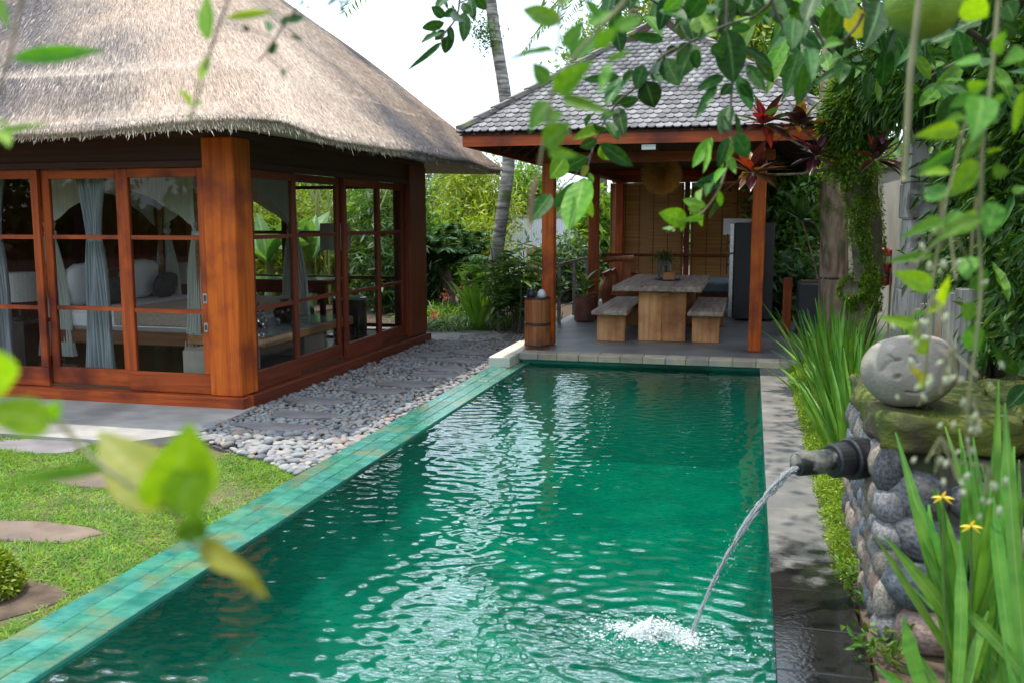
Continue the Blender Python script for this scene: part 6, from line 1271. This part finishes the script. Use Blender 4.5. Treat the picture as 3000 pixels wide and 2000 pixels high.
# F. glossy branch against the sky
sprig('pomelo_branch', 'glossy dark-leaved branch tip hanging against the sky left of the palm trunk', 'branch', c7, 3.2, [([(1290, -160), (1270, -20), (1250, 100), (1190, 180), (1160, 240)], 7), ([(1260, 20), (1340, -10)], 5)], [(1290, 70, 1310, 235, 75), (1330, -10, 1340, 120, 60), (1200, 205, 1195, 312, 66), (1170, 190, 1040, 228, 46), (1180, 130, 1050, 165, 62), (1160, 245, 1010, 382, 34), (1180, 100, 1110, 40, 60), (1350, -30, 1420, 60, 66), (1240, 40, 1210, 130, 60), (1230, 0, 1110, -10, 70), (1250, 60, 1180, 90, 50), (1210, 150, 1230, 260, 44), (1200, -20, 1130, 40, 60), (1280, 20, 1330, 90, 50), (1180, 170, 1130, 240, 46), (1150, -20, 1220, 60, 60)], fg_d, 'oval', stemd)
# G. blurred vine hanging in the middle
sprig('hanging_vine', 'soft-focus vine with pale green leaves hanging before the pavilion roof', 'vine', c3_, 1.3, [([(1060, -60), (1035, 10), (900, 160), (690, 400), (620, 560), (570, 830), (540, 1010), (500, 1180)], 11), ([(690, -60), (680, 0), (655, 250), (640, 420), (605, 620)], 9), ([(690, 480), (715, 640), (720, 780)], 6)],
      [(680, 120, 395, 35, 115), (650, 300, 380, 285, 48), (605, 475, 495, 370, 100), (680, 270, 830, 120, 90), (830, 150, 990, 50, 80), (720, 340, 910, 190, 100), (985, 170, 1165, 85, 90), (870, 260, 1015, 170, 90), (640, 530, 830, 340, 120), (680, 565, 975, 640, 66), (610, 590, 465, 730, 130), (575, 830, 730, 710, 140), (950, 370, 900, 555, 60), (940, 350, 1085, 290, 42), (600, 890, 790, 880, 60), (580, 700, 690, 620, 80), (690, 40, 720, -60, 80), (900, 90, 800, 0, 60)], fg_g, 'ovate', stemg)
hb = atD(*c3_(500, 1190), 1.3); dh = part('dead_leaf', MB().tube(path([atD(*c3_(530, 1010), 1.3), atD(*c3_(505, 1150), 1.3), atD(*c3_(490, 1320), 1.3)], 8), np.array([6, 11, 16, 17, 14, 11, 8, 4]) / 1.96 * 1.3 / F, 8, wob=.3), mat('dead_brown', (.16, .095, .06), (.26, .17, .11), scale=20, rough=.9), smooth=True); setp(dh, 'withered brown tip hanging from the soft-focus vine', 'dead leaf')
# H. pomelo branch before the pavilion roof
sprig('pomelo_branch', 'sharp glossy pomelo branch reaching down before the pavilion eave', 'branch', c3_, 2.9, [([(1700, 120), (1568, 180), (1400, 250), (1250, 330), (1130, 480), (1000, 590), (900, 740), (850, 880), (820, 990)], 8), ([(850, 880), (760, 1000), (640, 1110)], 5)],
      [(1260, 230, 1080, 215, 60), (1440, 255, 1365, 410, 125), (1280, 335, 1330, 505, 125), (1250, 330, 1200, 445, 75), (1160, 465, 1210, 622, 130), (1150, 375, 1090, 510, 85), (1100, 410, 1015, 495, 66), (1010, 440, 805, 468, 52), (1010, 450, 945, 595, 85), (1050, 545, 960, 595, 60), (1000, 615, 1030, 772, 80), (1010, 600, 1120, 580, 60), (900, 735, 775, 765, 60, fg_l), (870, 650, 805, 705, 52), (940, 700, 995, 800, 66), (900, 825, 1085, 970, 84), (905, 830, 965, 945, 90, fg_l), (880, 800, 785, 860, 64), (700, 905, 610, 1025, 110, fg_l), (825, 900, 675, 985, 84), (835, 960, 770, 1005, 52, fg_o), (615, 1115, 512, 1262, 92), (745, 1045, 600, 1235, 62), (805, 1020, 745, 1325, 170, fg_l), (765, 1045, 715, 1195, 74), (845, 995, 835, 1060, 44, fg_l), (810, 1100, 845, 1250, 60, fg_l), (1230, 300, 1290, 330, 50), (1180, 420, 1260, 440, 52), (980, 640, 900, 690, 52), (1340, 270, 1290, 300, 60), (1420, 230, 1340, 180, 66), (1500, 210, 1560, 130, 70), (930, 760, 870, 720, 44)], fg_d, 'oval', stemd)
# I. branch hanging in front of the pavilion's right half
sprig('pomelo_branch', 'big-leaved dark pomelo branch hanging before the right half of the pavilion roof', 'branch', c4, 2.6, [([(620, -120), (600, 30), (600, 300), (640, 560), (630, 800), (630, 1040), (590, 1300), (520, 1480)], 10), ([(1000, -60), (820, 120), (600, 190), (330, 320), (200, 420)], 8), ([(940, 0), (1000, 150), (1090, 330)], 12), ([(600, 250), (760, 400), (900, 560)], 6)],
      [(600, 225, 690, 628, 225), (565, 325, 505, 440, 105), (690, 580, 785, 850, 120), (755, 495, 890, 695, 95), (740, 365, 965, 495, 72), (825, 425, 975, 640, 92), (575, 585, 395, 665, 84), (525, 645, 355, 885, 74), (620, 815, 555, 1030, 120), (640, 825, 685, 1045, 125), (660, 1025, 775, 1225, 140), (610, 1055, 535, 1275, 88), (485, 1055, 335, 1285, 92, fg_l), (455, 1075, 425, 1335, 55, fg_l), (620, 1055, 655, 1195, 64, fg_l), (600, 1195, 525, 1315, 115, fg_l), (620, 1195, 645, 1315, 64, fg_l), (570, 1320, 345, 1435, 54), (485, 1375, 425, 1490, 60), (250, -20, 120, 115, 105, fg_l), (425, -55, 305, 160, 160), (645, -65, 665, 125, 250), (830, 120, 965, 140, 70), (950, 140, 1035, 155, 66), (640, 200, 785, 235, 74), (1020, 280, 945, 390, 74), (1085, 265, 1070, 360, 62), (1250, 370, 1220, 525, 110), (1215, 535, 1160, 785, 128), (1470, 45, 1365, 305, 160), (1125, 95, 1090, 275, 125), (1180, 25, 1215, 205, 92), (380, 380, 330, 540, 100), (300, 330, 220, 500, 110), (420, 240, 400, 300, 60), (600, 420, 480, 360, 90), (640, 640, 560, 740, 80), (700, 640, 780, 760, 70), (560, 900, 620, 1000, 70), (880, 60, 800, -20, 90), (520, 60, 420, 90, 80)], fg_d, 'oval', stemd)
sprig('pomelo_branch', 'young bright pomelo shoot curving before the bamboo blind', 'branch', c1, 2.6, [([(1260, 60), (1250, 100), (1200, 280), (1100, 430), (980, 500), (890, 550)], 6)], [(1000, 490, 868, 425, 100), (1000, 500, 940, 505, 44), (935, 545, 845, 515, 44), (1115, 400, 978, 375, 62), (1090, 430, 1010, 425, 62), (1100, 440, 1095, 518, 46), (1170, 370, 1140, 468, 66, fg_d), (1190, 310, 1202, 412, 38), (1200, 280, 1042, 285, 50, fg_d), (1150, 240, 1128, 335, 50, fg_d), (1100, 470, 1000, 468, 34), (1000, 480, 970, 548, 28), (1230, 180, 1150, 250, 50), (1245, 120, 1280, 200, 44), (1090, 300, 1060, 360, 50)], fg_l, 'oval', stemg)
# J. leaf mass at the top right, behind the fruit, with its limbs
sprig('pomelo_branch', 'shaded pomelo branch with yellowing leaf beside the fruit', 'branch', c5, 2.3, [([(500, -100), (520, 60), (450, 200), (300, 330)], 12), ([(760, -80), (640, 60), (560, 200)], 10), ([(120, -60), (180, 150), (260, 300)], 12)], [(480, 45, 470, 308, 165, fg_o), (620, 10, 600, 245, 150), (300, 20, 290, 260, 130), (60, 120, 30, 300, 120), (150, 320, 190, 440, 90), (260, 300, 330, 250, 70, fg_l), (120, 420, 90, 660, 110), (700, 60, 760, 200, 110), (900, 40, 1000, 160, 100), (1180, 40, 1150, 100, 60), (1450, 20, 1520, 120, 120), (1420, 140, 1520, 220, 110), (1540, -20, 1440, 60, 120), (820, 220, 900, 330, 70), (380, -20, 420, 130, 130), (200, -30, 130, 130, 120)], fg_d, 'oval', stemd)
fc_ = atD(2709, 0, 1.95); ft = thing('pomelo_fruit', 'big round green pomelo hanging at the top right', 'fruit', fc_); v = HV * .078; v[:, 2] *= 1.02; v *= (1 - .03 * (HV[:, 2:3] > .9))
npart('rind', v + fc_, HF, mat('pomelo_rind', (.13, .25, .015), (.19, .32, .02), scale=5, rough=.42, bump=.25, bscale=150, stretch=(1, 1, 1), c3=(.09, .19, .012), c3scale=9), ft, smooth=True); part('stalk', MB().tube([fc_ + V((0, 0, .076)), fc_ + V((.01, 0, .13)), fc_ + V((.03, .02, .3))], [.006, .005, .006], 7), stemd, ft)
# K. vines on the right
sprig('hanging_vine', 'long soft-focus flowering vine hanging in front of the fern wall', 'vine', c5, 1.45, [([(1410, -60), (1400, 0), (1370, 350), (1340, 640), (1300, 900), (1285, 1300), (1270, 1500), (1285, 1900), (1240, 2330), (1195, 2700), (1200, 2990)], 14), ([(1290, 640), (1180, 830), (1110, 1120), (1060, 1300), (1030, 1500)], 9)],
      [(1170, 10, 1355, 145, 165, fg_y), (1275, 405, 1110, 390, 110), (1235, 620, 1075, 710, 84), (1295, 630, 1290, 870, 185), (1375, 640, 1460, 660, 60), (1570, 590, 1490, 910, 64), (1145, 850, 895, 865, 112, fg_y), (1285, 855, 1140, 1045, 92), (1110, 990, 855, 1115, 72), (1085, 1140, 815, 1112, 72, fg_y), (1055, 1290, 900, 1260, 140), (1285, 1075, 1065, 1265, 170), (1340, 1010, 1425, 975, 50, fg_y), (1035, 1450, 805, 1525, 72), (1275, 1430, 1025, 1540, 94), (1380, 350, 1450, 200, 90), (1570, 330, 1430, 400, 100), (1200, 590, 1300, 540, 90, fg_y), (1360, 1130, 1470, 1110, 90), (1390, 1330, 1310, 1560, 150), (1510, 1280, 1590, 1200, 80), (1330, 780, 1440, 760, 70), (1180, 760, 1060, 800, 70), (1400, 560, 1500, 480, 90)], fg_g, 'ovate', stemg, jit=.05)
sprig('hanging_vine', 'bright young vine shoots hanging before the stone pillar and carved head', 'vine', c2_, 1.6, [([(1100, -100), (1080, 200), (1040, 480), (1030, 700), (1010, 900), (980, 1100), (960, 1150)], 8), ([(1300, -60), (1270, 200), (1260, 600)], 8)],
      [(1095, 85, 905, 165, 72), (1205, 40, 1085, 155, 74), (1305, 60, 1115, 185, 104), (1055, 285, 750, 325, 50), (1045, 475, 815, 385, 112, fg_y), (1020, 625, 1155, 425, 84, fg_y), (985, 705, 720, 635, 72, fg_y), (1005, 855, 905, 700, 90, fg_y), (1010, 610, 900, 645, 24), (960, 1050, 1020, 960, 40, fg_y), (990, 1000, 930, 935, 50, fg_o), (1260, 300, 1210, 420, 120), (1290, 500, 1340, 360, 90), (1240, 700, 1330, 850, 130), (1270, 560, 1220, 680, 80)], fg_g, 'ovate', stemg, jit=.05)
bud = mat('white_green_bud', (.34, .40, .24), (.52, .56, .40), scale=30, rough=.6, transl=.2); bme_ = rock_mesh('bud', 5, bud, .1, 1)
for i, (x, y, n, lab) in enumerate(((1130, 320, 12, 'white bud cluster beside the stone pillar'), (1040, 720, 12, 'white bud cluster above the carved head'), (1130, 1010, 26, 'large white bud cluster before the carved head'), (1260, 1270, 24, 'white bud cluster in front of the mossy slab'), (1080, 1510, 14, 'white bud cluster before the boulders'), (1350, 1680, 12, 'small white bud cluster among the iris leaves'))):
    c = atD(*c2_(x, y), 1.45); t = thing('bud_cluster', lab, 'flowers', c)
    for k in range(n // 2 + 2):
        p = c + rng.normal(size=3) * [.026, .02, .02]; s = rng.uniform(.0034, .006); place('bud', bme_, t, Matrix.Translation(p) @ Matrix.Rotation(rng.uniform(-.8, .8), 4, 'Y') @ Matrix.Diagonal((s * .75, s * .75, s * 1.5, 1)))
    mb = MB()
    for k in range(5): mb.tube([c + V((0, 0, .05)), c + rng.normal(size=3) * .022], .0018, 5, cap=False)
    part('stalks', mb, stemg, t)
# L. dead stick
ds = part('hanging_stick', MB().tube(path([atD(*c5(890, -80), 1.55), atD(*c5(880, 0), 1.55), atD(*c5(820, 500), 1.55), atD(*c5(800, 900), 1.55), atD(*c5(782, 1190), 1.55)], 18), np.linspace(.0058, .005, 18), 9, wob=.12), stemg, smooth=True); setp(ds, 'bare pale stick hanging straight down before the mossy trunks', 'stick')
# M. broad leaves at the right edge by the slab
sprig('broad_leaf_plant', 'broad glossy leaves at the right end of the mossy slab', 'plant', c2_, 3.9, [([(1700, 1000), (1560, 980), (1500, 960)], 8), ([(1700, 1250), (1560, 1300)], 8)], [(1530, 975, 1385, 820, 70), (1600, 1030, 1485, 1170, 110), (1620, 1340, 1440, 1290, 90, fg_l), (1600, 900, 1520, 980, 80), (1480, 560, 1390, 290, 60, fg_l), (1460, 1240, 1400, 1230, 40, fg_l)], fg_d, 'lance', stemg)

# N. dense shaded pomelo foliage across the top right, on its own limbs
def mass(label, u0, u1, v0, v1, D0, D1, n, L0, L1, mats, seed, limbs):
    q = random.Random(seed); p0 = atD(*limbs[0][0]); t = thing('pomelo_branch', label, 'branch', p0)
    for lb in limbs: w3 = path([atD(*k) for k in lb], 14); part('stem', MB().tube(w3, np.linspace(.022, .009, 14), 8, wob=.15), stemd, t, smooth=True)
    for k in range(n):
        D_ = q.uniform(D0, D1); a = atD(q.uniform(u0, u1), q.uniform(v0, v1), D_); d = V((q.gauss(0, .7), q.gauss(-.2, .6), q.gauss(-.55, .5))); L_ = q.uniform(L0, L1)
        place('leaf', lmesh('oval', q.choice(mats), q.choice((.0, .08, .16)), q.choice((-.07, 0, .07))), t, frame(a, d, V((q.gauss(0, .5), -.7, .8)), L_, q.uniform(.9, 1.25)))
mass('dense shaded pomelo foliage above the mossy tree', 2240, 2660, -120, 215, 3.4, 5.6, 130, .11, .19, [fg_d, fg_d, fg_d, fg_l], 1, [[(2280, -150, 4), (2420, 60, 4.2), (2560, 120, 4.5)], [(2620, -120, 4), (2480, 40, 4.3), (2330, 150, 4.4)]])
mass('dense shaded pomelo foliage above the fern wall', 2620, 3060, -120, 280, 3.0, 4.8, 130, .11, .19, [fg_d, fg_d, fg_d, fg_g], 2, [[(2650, -150, 3.6), (2800, 60, 3.8), (2990, 180, 4.0)], [(3050, -100, 3.6), (2900, 120, 3.9), (2720, 230, 4.1)]])
mass('loose pomelo foliage hanging above the pavilion ridge', 1780, 2270, -120, 60, 2.6, 3.8, 64, .09, .15, [fg_d, fg_d, fg_l], 3, [[(1760, -140, 3.2), (1950, 10, 3.2), (2200, 40, 3.3)], [(2280, -120, 3), (2150, 0, 3.1), (1980, 60, 3.2)]])
